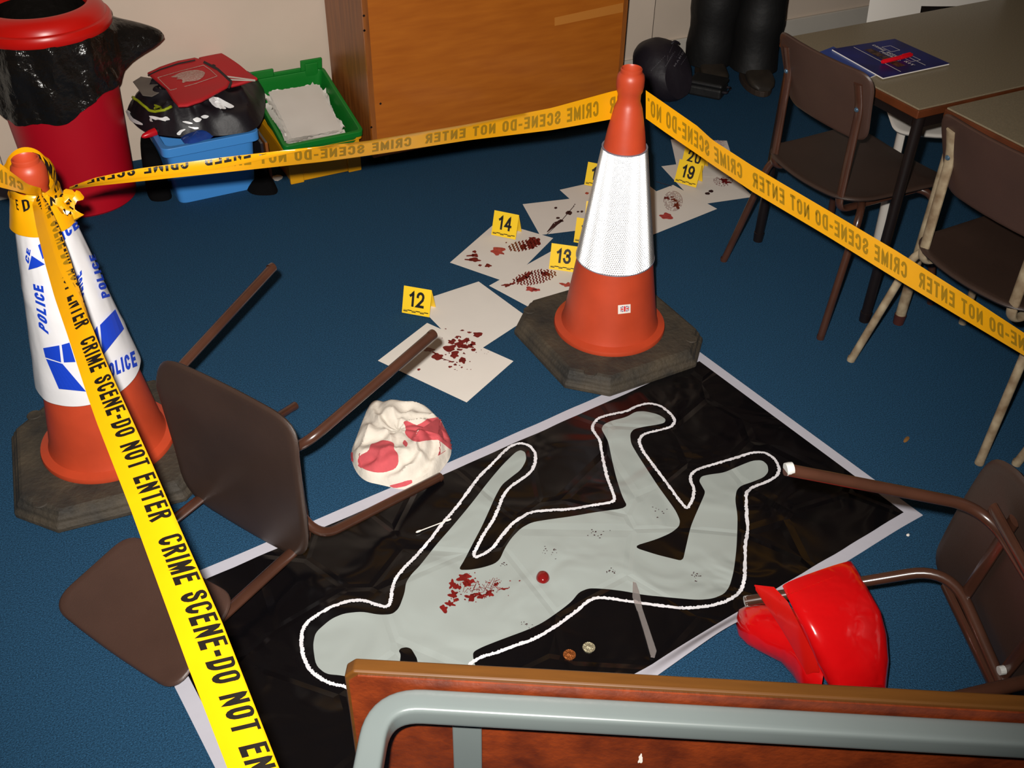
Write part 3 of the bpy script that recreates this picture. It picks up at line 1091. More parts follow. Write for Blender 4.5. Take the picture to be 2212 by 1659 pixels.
# slanting loop: low at the knot in front, high behind the cone's mouth
loop = []
for j in range(49):
    a = 2 * PI * j / 48 - PI / 2          # -90 deg: the knot side
    fr_ = (1 + math.cos(a + PI / 2)) / 2   # 1 at the knot, 0 behind
    zc = 0.708 * fr_ + 0.774 * (1 - fr_)
    zl = zc - 0.060
    row = []
    for q in range(4):
        z = zl + (zc - zl) * q / 3 * 1.0
        z = z if q else z + 0.012 * fr_
        r = max(0.038, cone_r(min(z, 0.76)) + 0.009 + 0.006 * fr_) + 0.005 * (1 - fr_) + 0.004 * nz(math.cos(a), math.sin(a), q)
        row.append(Vector((r * math.cos(a), r * math.sin(a) - 0.004 * (1 - fr_), z - 0.56)))
    loop.append(row)
rl = Ribbon(loop, [[0, 1 / 3, 2 / 3, 1]] * len(loop))
rl.mesh().build('loop', M['tape'], tk, smooth=True)
g = MB()
rl.write(g, [0.045], 0.10, 0.0008, 0.2, 0.85, 'CRIME')
rl.write(g, [0.045], 0.10, -0.0008, 0.2, 0.85, 'CRIME')
KL = inv @ KNOT


def wc(px, py):
    return inv @ on_cone(C2, px, py, 0.0255)


for s_, q in (('D', ((51, 458), (66, 451), (46, 432), (61, 430))), ('NO', ((109, 446), (147, 432), (107, 425), (143, 416))), ('W', ((141, 468), (158, 462), (136, 452), (152, 446))), ('E', ((36, 452), (41, 455), (33, 430), (38, 432)))):
    letters(g, s_, lambda u, v, q=q: wc((q[0][0] * (1 - u) + q[1][0] * u) * (1 - v) + (q[2][0] * (1 - u) + q[3][0] * u) * v, (q[0][1] * (1 - u) + q[1][1] * u) * (1 - v) + (q[2][1] * (1 - u) + q[3][1] * u) * v), 0.04, 0.8)
g.build('lettering', M['tapeink'], tk)
g = MB()
random.seed(8)
cloud = []
for i in range(9):
    row = []
    for j in range(14):
        a, b = 2 * PI * j / 14, PI * (i + 0.5) / 9
        r = 0.016 * (1 + 0.35 * nz(i * 0.9, j * 0.8, 3))
        row.append(KL + Vector((r * math.sin(b) * math.cos(a) * 1.5, r * math.sin(b) * math.sin(a) * 0.7 - 0.006, r * math.cos(b) * 0.8)))
    cloud.append(row)
g.rings(cloud)
g.build('knot', M['tape'], tk, smooth=True)
bow = MB()
bc = inv @ on_cone(C2, 146, 440, 0.02)
vd = (CP - Vector((C2[0], C2[1], 0.6))).normalized()
va = vd.orthogonal().normalized()
vb = vd.cross(va)
for k in range(8):
    a0 = k * 0.8 + 0.3
    e2, e3 = va * math.cos(a0) + vb * math.sin(a0), vb * math.cos(a0) - va * math.sin(a0)
    lv = 0.009 + 0.005 * math.sin(k * 2.3)
    path = [(bc + e2 * (lv * 1.3 * (1 - math.cos(u)) + 0.002) + vd * (0.010 + 0.010 * math.sin(u) + 0.002 * k), 0.007 + 0.004 * math.sin(u * 2 + k)) for u in (2 * PI * j / 11 for j in range(12))]
    rows = [[p_ + e3 * w_ + va * 0.004 * nz(k, i_, 1, 0.7) + vd * 0.006 * nz(k, i_, 2, 0.9), p_ - e3 * w_ + vb * 0.005 * nz(k, i_, 3, 0.7) + vd * 0.006 * nz(k, i_, 4, 0.9)] for i_, (p_, w_) in enumerate(path)]
    bow.add([p for r_ in rows for p in r_], [(2 * j, 2 * j + 2, 2 * j + 3, 2 * j + 1) for j in range(11)])
bow.build('bow', M['tape'], tk, smooth=True)
g = MB()
for a_, b_ in (((148, 430), (154, 436)), ((150, 446), (158, 452)), ((143, 440), (150, 438))):
    stroke(g, lambda x, y: inv @ on_cone(C2, x, y, 0.05), a_, b_, 1.6)
g.build('bow_print', M['tapeink'], tk)


# ================================================================== chairs
def make_chair(label, mtx, frame='chairtube', capm=None, bf=0.185, br=0.185, bz=0.0):
    t = thing('school_chair', label, 'chair', mtx=mtx)
    out = rrect(0.186, 0.200, 0.37, 0.075)
    dish = lambda x, y, h: Vector((x, y - 0.006 - (0.026 * (1 - (x / 0.19) ** 2) if y < 0 else 0) * smoothstep(0, 0.175, -y), 0.376 + h + 0.008 * (x / 0.19) ** 2 - 0.012 * smoothstep(0.10, 0.175, y) + 0.006 * smoothstep(0.08, 0.175, -y)))
    MB().plate(out, dish, 0.013).build('seat', M['chairseat'], t, smooth=True)
    ob = rrect(0.156, 0.186, 0.20, 0.050)

    def back(x, y, h):
        k = (y + 0.0975) / 0.195
        return Vector((x, -0.150 - 0.062 * k + h - 0.020 * (1 - (x / 0.185) ** 2), 0.536 + bz + 0.195 * k))
    MB().plate(ob, back, 0.012).build('backrest', M['chairback'], t, smooth=True)
    for s_ in (-1, 1):
        if bf < 0.13:
            p = fillet([(s_ * 0.228, -0.232, 0.0), (s_ * 0.13, -0.185, 0.354), (s_ * bf, 0.118, 0.354), (s_ * 0.228, 0.178, 0.0)], 0.075, 10)
        else:
            p = fillet([(s_ * 0.228, -0.232, 0.0), (s_ * br, -0.150, 0.354), (s_ * 0.112, -0.080, 0.354), (s_ * 0.112, 0.055, 0.354), (s_ * bf, 0.110, 0.354), (s_ * 0.228, 0.178, 0.0)], 0.062, 8)
        lo = MB().tube(p, 0.0105, 14)
        lg = lo.build('leg_frame', M[frame], t, smooth=True)
        for fx, fy in ((-0.232, 0), (0.178, 0)):
            MB().lathe([(0.0001, 0.0), (0.0108, 0.0), (0.0112, 0.006), (0.0106, 0.012)], 14, (s_ * 0.228, fx, -0.001)).build('foot_cap', M[capm] if capm else M[frame], lg, smooth=True)
        up = fillet([(s_ * 0.135, 0.10, 0.345), (s_ * 0.138, -0.188, 0.345), (s_ * 0.138, -0.192, 0.63), (s_ * 0.138, -0.217, 0.700 + bz)], 0.035, 7)
        MB().tube(up, 0.0135, 12, 0.55, (1, 0, 0)).build('back_upright', M[frame], t, smooth=True)
        b = MB().lathe([(0.0001, 0.006), (0.0045, 0.0055), (0.0065, 0.003), (0.007, 0)], 12)
        mb2 = Matrix.Translation((s_ * 0.138, -0.200, 0.63)) @ Matrix.Rotation(R(90), 4, 'X')
        b.v = [tuple(mb2 @ Vector(q)) for q in b.v]
        b.build('bolt', M['bolt'], t, smooth=True)
    for y_ in (0.062, -0.09):
        MB().tube([(-0.15, y_, 0.358), (0.15, y_, 0.358)], 0.0125, 10, 0.4, (0, 1, 0)).build('cross_bar', M[frame], t, smooth=True)
    for s_ in (-1, 1):
        MB().lathe([(0.0001, 0.343), (0.008, 0.343), (0.008, 0.353)], 12, (s_ * 0.09, -0.09, 0)).build('screw_head', M['cap'], t)
    return t


def frame3(x, y, z, o):
    m_ = Matrix((Vector(x), Vector(y), Vector(z))).transposed().to_4x4()
    m_.translation = o
    return m_


# standing chair with brown frame, facing +X under the first table
m1 = Matrix.Translation((2.070, 1.930, 0.001)) @ Matrix.Rotation(R(-90), 4, 'Z')
ch1 = make_chair('standing brown plastic chair with brown tube frame, pulled up to the grey table end', m1)
# standing chair with worn cream frame
m2 = Matrix.Translation((2.078, 1.357, 0.001)) @ Matrix.Rotation(R(-90), 4, 'Z')
ch2 = make_chair('standing brown plastic chair with worn cream tube frame, at the right edge of the picture', m2, 'creamtube')
m5 = Matrix.Translation((2.157, 0.860, 0.001)) @ Matrix.Rotation(R(-90), 4, 'Z')
copy_thing(ch2, m5, 'cream framed chair of which only one worn leg end shows at the right')
# overturned on its back, left
zc = Vector((-0.87, -0.494, 0)).normalized()
yc = Vector((0, 0, 1))
tilt = Matrix.Rotation(R(0.6), 3, yc.cross(zc))
yc2, zc2 = tilt @ yc, tilt @ zc
xc = yc2.cross(zc2)
base = Vector((0.545, 1.835, 0.0115)) + yc2 * 0.231
m3_ = frame3(xc, yc2, zc2, base)
ch3 = make_chair('brown chair lying on its back beside the left cone', m3_, bz=0.022)
# lying on its side, right
m4 = frame3((0.140, 0.177, -0.974), (0.280, 0.9371, 0.2102), (0.950, -0.3021, 0.0813), Vector((0.938, 0.763, 0.281)))
ch4 = make_chair('brown chair lying on its side at the right, its seat underside facing the red boot', m4, 'chairtube', 'cap', 0.102, 0.15)


# ================================================================== tables
def make_table(label, x0, y0, lx, ly, h, legm, footm=None):
    t = thing('classroom_table', label, 'table', (x0 + lx / 2, y0 + ly / 2, 0))
    a, b = lx / 2, ly / 2
    MB().box((-a + 0.004, -b + 0.004, h - 0.004), (a - 0.004, b - 0.004, h)).build('laminate_top', M['tabletop'], t)
    MB().box((-a, -b, h - 0.026), (a, b, h - 0.0042)).build('edge_board', M['tableedge'], t, bevel=0.003)
    for sx in (-1, 1):
        for sy in (-1, 1):
            x, y = sx * (a - 0.035), sy * (b - 0.022)
            lg = MB().tube([(x, y, 0.012), (x, y, h - 0.027)], 0.0145, 14).build('leg', M[legm], t, smooth=True)
            MB().lathe([(0.0001, 0), (0.015, 0.0), (0.0165, 0.03), (0.015, 0.031)], 14, (x, y, 0)).build('foot', M[footm or legm], lg, smooth=True)
    fr_ = MB()
    for sy in (-1, 1):
        fr_.box((-a + 0.03, sy * (b - 0.022) - 0.011, h - 0.058), (a - 0.03, sy * (b - 0.022) + 0.011, h - 0.027))
    for sx in (-1, 1):
        fr_.box((sx * (a - 0.035) - 0.011, -b + 0.033, h - 0.058), (sx * (a - 0.035) + 0.011, b - 0.033, h - 0.027))
    fr_.build('underframe', M[legm], t)
    return t


make_table('far grey topped table with dark legs and a blue booklet on it', 1.975, 1.695, 1.2, 0.54, 0.65, 'tableleg')
make_table('nearer grey topped table with cream legs, cut by the right edge', 2.055, 1.100, 1.2, 0.588, 0.645, 'creamtube', 'darkleg')

# booklets and pen on the far table
TZ = 0.6505


def booklet(name, label, q, z, th, cm, extra=None):
    t = thing(name, label, 'book', at(q[0][0], q[0][1], z))
    inv_ = t.matrix_world.inverted()
    P_ = [at(x, y, z) for x, y in q]

    def fpt(u, v, h):
        a_ = P_[0].lerp(P_[1], u)
        b_ = P_[3].lerp(P_[2], u)
        p_ = a_.lerp(b_, v)
        return inv_ @ Vector((p_.x, p_.y, z + h))
    pg = MB()
    ring = [(0, 0), (1, 0), (1, 1), (0, 1)]
    pg.rings([[fpt(u, v, 0) for u, v in ring], [fpt(u, v, th * 0.8) for u, v in ring]])
    pg.build('pages', M['paper'], t)
    cv = MB()
    cv.rings([[fpt(-0.004 + 1.008 * u, -0.004 + 1.008 * v, th * 0.8 + 0.0003) for u, v in ring], [fpt(-0.004 + 1.008 * u, -0.004 + 1.008 * v, th) for u, v in ring]])
    cv.build('cover', M[cm], t)
    if extra:
        extra(t, lambda u, v: fpt(u, v, th + 0.0004))
    return t


booklet('booklet', 'blue booklet lying mostly hidden under the navy one on the table', ((1764, 117), (1800, 103), (1905, 158), (1862, 176)), TZ, 0.003, 'cyanblue')


def front_cover(t, fpt):
    g_ = MB()
    for (u0, u1) in ((0.18, 0.44), (0.46, 0.60), (0.62, 0.82)):
        stroke(g_, fpt, (u0 * 0 + 0.42, u0), (0.42, u1), 0.06)
    g_.build('photo_strip', M['photo'], t)
    g_ = MB()
    stroke(g_, fpt, (0.30, 0.05), (0.30, 0.95), 0.005)
    stroke(g_, fpt, (0.70, 0.50), (0.70, 0.92), 0.005)
    for cu, cv_ in ((0.70, 0.28), (0.70, 0.66)):
        for d1_, d2_ in (((-1, -1), (1, -1)), ((1, -1), (1, 1)), ((1, 1), (-1, 1)), ((-1, 1), (-1, -1))):
            stroke(g_, fpt, (cu + 0.07 * d1_[0], cv_ + 0.09 * d1_[1]), (cu + 0.07 * d2_[0], cv_ + 0.09 * d2_[1]), 0.004)
    for s_, uu, va, vb in (('CRIME SCENE', 0.56, 0.08, 0.60), ('FORENSIC', 0.50, 0.30, 0.66), ('KIT', 0.55, 0.70, 0.86)):
        letters(g_, s_, lambda u, v: fpt(uu + 0.035 * (1 - v) * -1 + 0.035, va + (vb - va) * u) if False else fpt(uu + 0.045 * v, va + (vb - va) * u), 0.02)
    g_.build('white_print', M['paper'], t)


booklet('booklet', 'navy blue booklet with photo strip and white print, under the red pen', ((1797, 109), (1932, 87), (2050, 140), (1907, 171)), TZ + 0.0034, 0.004, 'navy', front_cover)
pa, pb = at(1904, 134, TZ + 0.0145), at(1970, 118, TZ + 0.0145)
pen = thing('marker_pen', 'red marker pen lying across the navy booklet', 'pen', pa)
inv = pen.matrix_world.inverted()
pd = (pb - pa)
MB().tube([inv @ (pa + pd * k) for k in (0.02, 0.05, 0.62)], 0.0058, 14, rr=[0.004, 0.0058, 0.0058]).build('barrel', M['redpl'], pen, smooth=True)
MB().tube([inv @ (pa + pd * k) for k in (0.6, 0.63, 0.95, 1.0)], 0.006, 14, rr=[0.0062, 0.0064, 0.006, 0.004]).build('cap', M['redpl'], pen, smooth=True)
MB().tube([inv @ (pa + pd * k + Vector((0, 0, 0.007))) for k in (0.66, 0.92)], 0.0014, 8).build('clip', M['redpl'], pen, smooth=True)

# ------------------------------------------------------------------ table tipped on its long edge, in front
A0 = at(748, 1419, 0.6)
A1 = at(2212, 1500, 0.6)
tx = Vector(((A1 - A0).x, (A1 - A0).y, 0)).normalized()
tn = Vector((tx.y, -tx.x, 0))                 # out of the underside, towards the camera
mt = frame3(tx, Vector((0, 0, 1)), tn, Vector((A0.x, A0.y, 0.0)))
tt = thing('classroom_table', 'table tipped on its long edge in front, brown underside and grey tube frame facing us', 'table', mtx=mt)
TLN, THT = 1.20, 0.60
# local: x along the table, y up, z out of the underside (0 = worktop face)
g = MB()
out = [(0.0, 0.012), (0.012, 0.0), (TLN - 0.012, 0), (TLN, 0.012), (TLN, THT - 0.012), (TLN - 0.012, THT), (0.012, THT), (0.0, THT - 0.012)]
g.rings([[(x, y, z) for x, y in out] for z in (0.0, 0.021)])
g.build('edge_board', M['pedge'], tt, bevel=0.003)
g = MB()
g.rings([[(0.006 + x * (TLN - 0.012) / TLN, 0.006 + y * (THT - 0.012) / THT, z) for x, y in out] for z in (0.0211, 0.0235)])
g.build('underside_board', M['punder'], tt)
ox, oy, rt = 0.030, 0.020, 0.0165
zt = 0.024 + rt
for yy, nm in ((THT - oy - rt, 'upper'), (oy + rt, 'lower')):
    p = fillet([(ox + rt, yy, 0.62), (ox + rt, yy, zt), (TLN - ox - rt, yy, zt), (TLN - ox - rt, yy, 0.62)], 0.055, 10)
    MB().tube(p, rt, 24, 1.0, (0, 1, 0), square=True).build('leg_frame', M['greytube'], tt, smooth=True)
for xx in (0.134, TLN - 0.172):
    cb = MB().box((xx, oy + 0.02, 0.0238), (xx + 0.038, THT - oy - 2 * rt - 0.001, 0.030)).build('cross_rail', M['greytube'], tt, bevel=0.002)
    scw = MB()
    for yy in (THT - oy - 2 * rt - 0.022,):
        scw.lathe([(0.0001, 0.0318), (0.004, 0.0315), (0.0052, 0.030)], 14, (xx + 0.019, yy, 0))
    scw.build('screw', M['copper'], cb, smooth=True)
ck_ = MB()
for x, y, w_, h_ in ((0.56, 0.5995, 0.004, 0.0), (0.66, 0.40, 0.008, 0.006), (0.38, 0.45, 0.003, 0.010)):
    if h_:
        blot(ck_, lambda a, b: (a, b, 0.0239), x, y, w_, h_, int(x * 100), 0.4)
ck_.build('paint_fleck', M['paper'], tt)


# ================================================================== papers with printed blood evidence
def sheet_thing(label, q, z, curl=None, name='paper_sheet'):
    """an A4 sheet with picture corners q, lying at height z; returns the thing and the picture->sheet mapping for prints"""
    P_ = [at(x, y, z) for x, y in q]
    t = thing(name, label, 'paper', (P_[0].x, P_[0].y, z), group='printed evidence sheets')
    inv_ = t.matrix_world.inverted()
    cz = curl or (lambda u, v: 0.0)
    g_ = MB()
    for dz in (0, -0.0004):
        g_.grid(14, 14, lambda u, v: inv_ @ (P_[0].lerp(P_[1], u).lerp(P_[3].lerp(P_[2], u), v) + Vector((0, 0, cz(u, v) + dz))))
    g_.build('sheet', M['paper'], t, smooth=True)
    return t, (lambda x, y: inv_ @ at(x, y, z + 0.0007))


def a4(corner, along, long_first, flip=1):
    """four floor points of an A4 sheet from a picture corner and a picture point along one edge"""
    c = at(*corner)
    u = (at(*along) - c).normalized()
    v = Vector((-u.y, u.x, 0)) * flip
    a_, b_ = (0.297, 0.21) if long_first else (0.21, 0.297)
    pts_ = [c, c + u * a_, c + u * a_ + v * b_, c + v * b_]
    return [topix(p_) for p_ in pts_]


def topix(p_):
    d = Vector(p_) - CP
    z_ = d.dot(CF)
    return (W / 2 + FPX * d.dot(CR) / z_, H / 2 - FPX * d.dot(CU) / z_)


def zig(mb, mp, cx, cy, ux, uy, vx, vy, rows, cols, hw, keep):
    """sole tread: rows of zigzag strokes inside an ellipse; u along the shoe, v across"""
    for r_ in range(rows):
        a_ = -1 + 2 * (r_ + 0.5) / rows
        for c_ in range(cols):
            b0, b1 = -1 + 2 * c_ / cols, -1 + 2 * (c_ + 1) / cols
            if a_ * a_ + ((b0 + b1) / 2) ** 2 > 1 or keep(r_, c_):
                continue
            o_ = 0.6 / rows * (1 if c_ % 2 else -1)
            p0 = (cx + ux * (a_ - o_) + vx * b0, cy + uy * (a_ - o_) + vy * b0)
            p1 = (cx + ux * (a_ + o_) + vx * b1, cy + uy * (a_ + o_) + vy * b1)
            stroke(mb, mp, p0, p1, hw)


def whorl(mb, mp, cx, cy, rx, ry, n_, seed, gap=0.35):
    rnd_ = random.Random(seed)
    for k in range(1, n_ + 1):
        r_ = k / n_
        m_ = 10 + k * 5
        for j in range(m_):
            if rnd_.random() < gap:
                continue
            a0, a1 = 2 * PI * j / m_, 2 * PI * (j + 0.9) / m_
            stroke(mb, mp, (cx + rx * r_ * math.cos(a0), cy + ry * r_ * math.sin(a0)), (cx + rx * r_ * math.cos(a1), cy + ry * r_ * math.sin(a1)), rx / n_ * 0.2)


GP = 'printed evidence sheets'
ta, mpA = sheet_thing('white sheet with dark red blood drops, under the chair foot near marker 12', ((816.4, 779), (922.7, 697.5), (1109, 780), (1008, 869)), 0.0018)
g = MB()
zp = lambda x, y: (780 + x / 4.254, 560 + y / 4.254)
for i, (x, y, rx, ry) in enumerate([(700, 895, 48, 32), (625, 830, 42, 18), (860, 875, 40, 32), (932, 928, 36, 25), (960, 862, 24, 11), (865, 968, 14, 10), (818, 988, 18, 9), (530, 1013, 15, 10), (925, 993, 10, 7), (830, 942, 28, 6), (777, 876, 8, 5), (810, 862, 7, 5), (1000, 940, 7, 4), (975, 1010, 5, 3), (1008, 1012, 5, 3), (905, 975, 6, 4), (882, 1022, 4, 2), (862, 1012, 9, 3), (1020, 860, 12, 5), (1057, 855, 6, 4), (880, 948, 8, 5), (740, 910, 14, 6), (770, 925, 16, 4), (1105, 833, 4, 3), (1135, 865, 3, 2), (1155, 870, 3, 2), (1168, 853, 4, 2)]):
    cx, cy = zp(x, y)
    blot(g, mpA, cx, cy, rx / 4.254, ry / 4.254, i + 3, 0.25)
stroke(g, mpA, zp(655, 850), zp(690, 870), 1.6)
stroke(g, mpA, zp(745, 912), zp(850, 945), 0.7)
g.build('blood_print', M['blood'], ta)
tb, mpB = sheet_thing('white sheet lying beside marker 12, its near edge overlapping the blood drops', ((897, 653), (1034, 608), (1141.5, 686.5), (1012, 771)), 0.0028)
g = MB()
for i, (x, y, rx, ry) in enumerate([(835, 757, 36, 22), (812, 818, 58, 30), (930, 772, 62, 40), (975, 800, 52, 22), (1028, 775, 27, 18), (1072, 692, 45, 22), (995, 672, 18, 9), (985, 746, 17, 7), (890, 715, 26, 13), (930, 654, 20, 6), (777, 640, 8, 4), (1033, 832, 22, 14), (745, 724, 5, 3), (905, 830, 30, 8)]):
    cx, cy = zp(x, y)
    blot(g, mpB, cx, cy, rx / 4.254, ry / 4.254, i + 33, 0.3)
g.build('blood_print', M['blood'], tb)
g = MB()
for i, (x, y, rx, ry) in enumerate([(955, 775, 14, 8), (990, 770, 18, 6), (975, 785, 8, 8), (900, 720, 8, 4)]):
    cx, cy = zp(x, y)
    blot(g, lambda a, b: mpB(a, b) + Vector((0, 0, 0.0005)), cx, cy, rx / 4.254, ry / 4.254, i + 83, 0.5)
g.build('unprinted_gap', M['paper'], tb)

tc_, mpC = sheet_thing('white sheet with a dark red tread print, under marker 14', ((972, 567), (1073, 479), (1194.8, 514.2), (1099, 611)), 0.0016)
g = MB()
zq = lambda x, y: (960 + x / 3.16, 280 + y / 3.16)
for i, (x, y, rx, ry) in enumerate([(205, 833, 15, 8), (208, 858, 22, 13), (205, 888, 38, 14), (243, 926, 12, 7), (298, 928, 20, 13), (422, 771, 6, 4)]):
    blot(g, mpC, *zq(x, y), rx / 3.16, ry / 3.16, i, 0.25)
stroke(g, mpC, zq(150, 862), zq(200, 858), 1.2, 2)
stroke(g, mpC, zq(138, 886), zq(190, 890), 1.2, 2)
zig(g, mpC, *zq(545, 790), 108 / 3.16, -22 / 3.16, 14 / 3.16, 32 / 3.16, 9, 9, 1.25, lambda r_, c_: False)
blot(g, mpC, *zq(605, 772), 46 / 3.16, 34 / 3.16, 9, 0.35)
blot(g, mpC, *zq(540, 800), 26 / 3.16, 16 / 3.16, 19, 0.4)
blot(g, mpC, *zq(600, 742), 26 / 3.16, 9 / 3.16, 29, 0.3)
g.build('blood_print', M['blood'], tc_)
g = MB()
blot(g, mpC, *zq(366, 828), 48 / 3.16, 26 / 3.16, 5, 0.3, 0.2)
g.build('smear', M['bloodlight'], tc_)

qd = a4((1056.5, 617), (1136, 573), True, -1)
td, mpD = sheet_thing('white sheet with a long red tread print, under marker 13 beside the middle cone', qd, 0.0028)
g = MB()
zig(g, mpD, *zq(615, 1008), 150 / 3.16, -28 / 3.16, 10 / 3.16, 46 / 3.16, 14, 9, 1.25, lambda r_, c_: False)
for i, (x, y, rx, ry) in enumerate([(424, 1062, 27, 11), (462, 1052, 18, 7), (690, 985, 34, 14)]):
    blot(g, mpD, *zq(x, y), rx / 3.16, ry / 3.16, i + 60, 0.3)
blot(g, mpD, *zq(545, 1008), 60 / 3.16, 16 / 3.16, 61, 0.35, -0.45)
g.build('blood_print', M['blood'], td)
g = MB()
for i, (x, y, rx, ry) in enumerate([(590, 1088, 36, 15), (625, 1095, 26, 10), (835, 1058, 40, 14)]):
    blot(g, mpD, *zq(x, y), rx / 3.16, ry / 3.16, i + 70, 0.35)
g.build('smear', M['bloodlight'], td)

qe = a4((1129, 441), (1166, 507), False, 1)
te, mpE = sheet_thing('white sheet with a splashed dark drip line, behind marker 14', qe, 0.0018)
g = MB()
for i, (x, y, rx, ry) in enumerate([(760, 534, 11, 7), (850, 568, 24, 13), (775, 603, 13, 7), (795, 622, 18, 9), (912, 560, 9, 5), (938, 559, 10, 7), (890, 510, 5, 3), (884, 520, 4, 3)]):
    blot(g, mpE, *zq(x, y), rx / 3.16, ry / 3.16, i + 5, 0.15)
stroke(g, mpE, zq(700, 700), zq(755, 645), 0.6, 4.5)
stroke(g, mpE, zq(755, 645), zq(800, 622), 4.5, 2)
stroke(g, mpE, zq(800, 620), zq(884, 522), 0.7)
stroke(g, mpE, zq(700, 715), zq(790, 630), 0.6)
g.build('drip_print', M['inkdark'], te)
qf = a4((1209, 410), (1298, 390), True, -1)
tf, mpF = sheet_thing('white sheet with a faint pink dot, partly hidden left of the reflective sleeve', qf, 0.0009)
g = MB()
blot(g, mpF, *zq(973, 434), 4, 2.5, 3, 0.2)
g.build('smear', M['bloodlight'], tf)
qg = a4((1549, 451), (1410, 507), True, -1)
tg, mpG = sheet_thing('white sheet with a red finger print and smear, right of the reflective sleeve', qg, 0.0018)
zr = lambda x, y: (1180 + x / 4.608, 330 + y / 4.608)
g = MB()
whorl(g, mpG, *zr(1262, 480), 20, 21, 8, 4, 0.3)
for i, (x, y, rx, ry) in enumerate([(1300, 525, 32, 26), (1200, 450, 26, 14), (1270, 465, 30, 10), (1250, 440, 16, 8), (1290, 480, 26, 9)]):
    blot(g, mpG, *zr(x, y), rx / 4.608, ry / 4.608, i, 0.5)
g.build('blood_print', M['blood'], tg)
g = MB()
blot(g, mpG, *zr(1197, 632), 13, 7, 8, 0.25, 0.1)
g.build('smear', M['bloodlight'], tg)
g = MB()
stroke(g, mpG, zr(1095, 288), zr(1250, 333), 0.5)
g.build('printed_line', M['inkdark'], tg)
qh = a4((1627, 425), (1530, 439), False, -1)
th, mpH = sheet_thing('white sheet with two dark dots, nearest the standing brown chair', qh, 0.0009)
g = MB()
whorl(g, mpH, *zr(1760, 275), 20, 12, 7, 14, 0.5)
for i, (x, y, rx, ry) in enumerate([(1785, 285, 40, 22), (1750, 265, 26, 10), (1770, 235, 20, 8), (1832, 242, 16, 8)]):
    blot(g, mpH, *zr(x, y), rx / 4.608, ry / 4.608, i + 2, 0.5)
g.build('blood_print', M['blood'], th)
g = MB()
for i, (x, y) in enumerate([(1640, 382), (1605, 405)]):
    blot(g, mpH, *zr(x, y), 5.5, 2.8, i, 0.1)
g.build('drip_print', M['inkdark'], th)
qi = a4((1449, 301), (1572, 304), False, -1)
ti, mpI = sheet_thing('farthest white sheet with a faint purple print, behind marker 20', qi, 0.0026)
g = MB()
whorl(g, mpI, 1550, 310, 17, 7, 5, 2, 0.3)
g.build('drip_print', mat('faint_purple_print', (190, 160, 166), 0.6), ti)


# ================================================================== numbered evidence markers
def marker(num, bl_, br_, label, w_=0.083):
    a_, b_ = at(*bl_, 0.0034), at(*br_, 0.0034)
    ang = math.atan2((b_ - a_).y, (b_ - a_).x)
    t = thing('evidence_marker', label, 'marker', a_, ang, 'numbered yellow evidence markers')
    hh, dp = 0.074, 0.028
    sl_ = math.hypot(hh, dp)
    fr_m = Matrix.Rotation(math.atan2(hh, dp), 4, 'X')       # local (x, s) up the front face
    g_ = MB()
    g_.rings([[(0, 0, 0), (w_, 0, 0), (w_, dp, hh), (w_, 2 * dp, 0), (w_, 2 * dp - 0.0015, 0), (w_, dp, hh - 0.004), (w_, 0.0015, 0)][:0] or [(x, y, z) for y, z in ((0, 0), (dp, hh), (2 * dp, 0), (2 * dp - 0.0015, 0), (dp, hh - 0.004), (0.0015, 0))] for x in (0, w_)])
    g_.build('folded_plate', M['marker'], t)
    fp = lambda x, s_: fr_m @ Vector((x, s_, 0.0005))
    g_ = MB()
    hgt = 0.046
    cw = w_ * (0.60 if num[0] != '1' else 0.54)
    letters(g_, num, lambda u, v: fp(w_ * 0.5 - cw / 2 + cw * u, 0.022 + hgt * v), asp=0.58, thick=0.17)
    g_.build('number', M['black'], t)
    g_ = MB()
    for k in range(12):
        x = w_ * (0.05 + 0.9 * k / 12)
        s0_ = 0.0055 + (0.0035 if (k // 2) % 2 else 0)
        stroke(g_, fp, (x, s0_ + 0.0015), (x + w_ * 0.075, s0_ + 0.0015), 0.0013)
    stroke(g_, fp, (w_ * 0.05, 0.010), (w_ * 0.95, 0.010), 0.0006)
    g_.build('scale_bar', M['black'], t)
    return t


marker('12', (868, 675), (930, 686), 'yellow tent marker numbered 12 on the carpet beside two white sheets')
marker('14', (1061, 507), (1114, 518), 'yellow tent marker numbered 14 on the sheet with a tread print')
marker('13', (1185.6, 580.6), (1241.6, 588.5), 'yellow tent marker numbered 13 just left of the middle cone')
marker('15', (1239, 523), (1294, 532), 'yellow tent marker against the sleeve above marker 13, only its first digit showing')
marker('17', (1262, 487), (1316, 492), 'yellow tent marker almost hidden by the sleeve, a sliver showing above another marker')
marker('18', (1262, 399), (1306, 408), 'farthest left yellow tent marker, half hidden by the top of the reflective sleeve')
marker('19', (1456, 392), (1498, 404), 'yellow tent marker numbered 19 right of the reflective sleeve')
marker('20', (1470, 360), (1513, 371), 'yellow tent marker numbered 20 just behind marker 19')


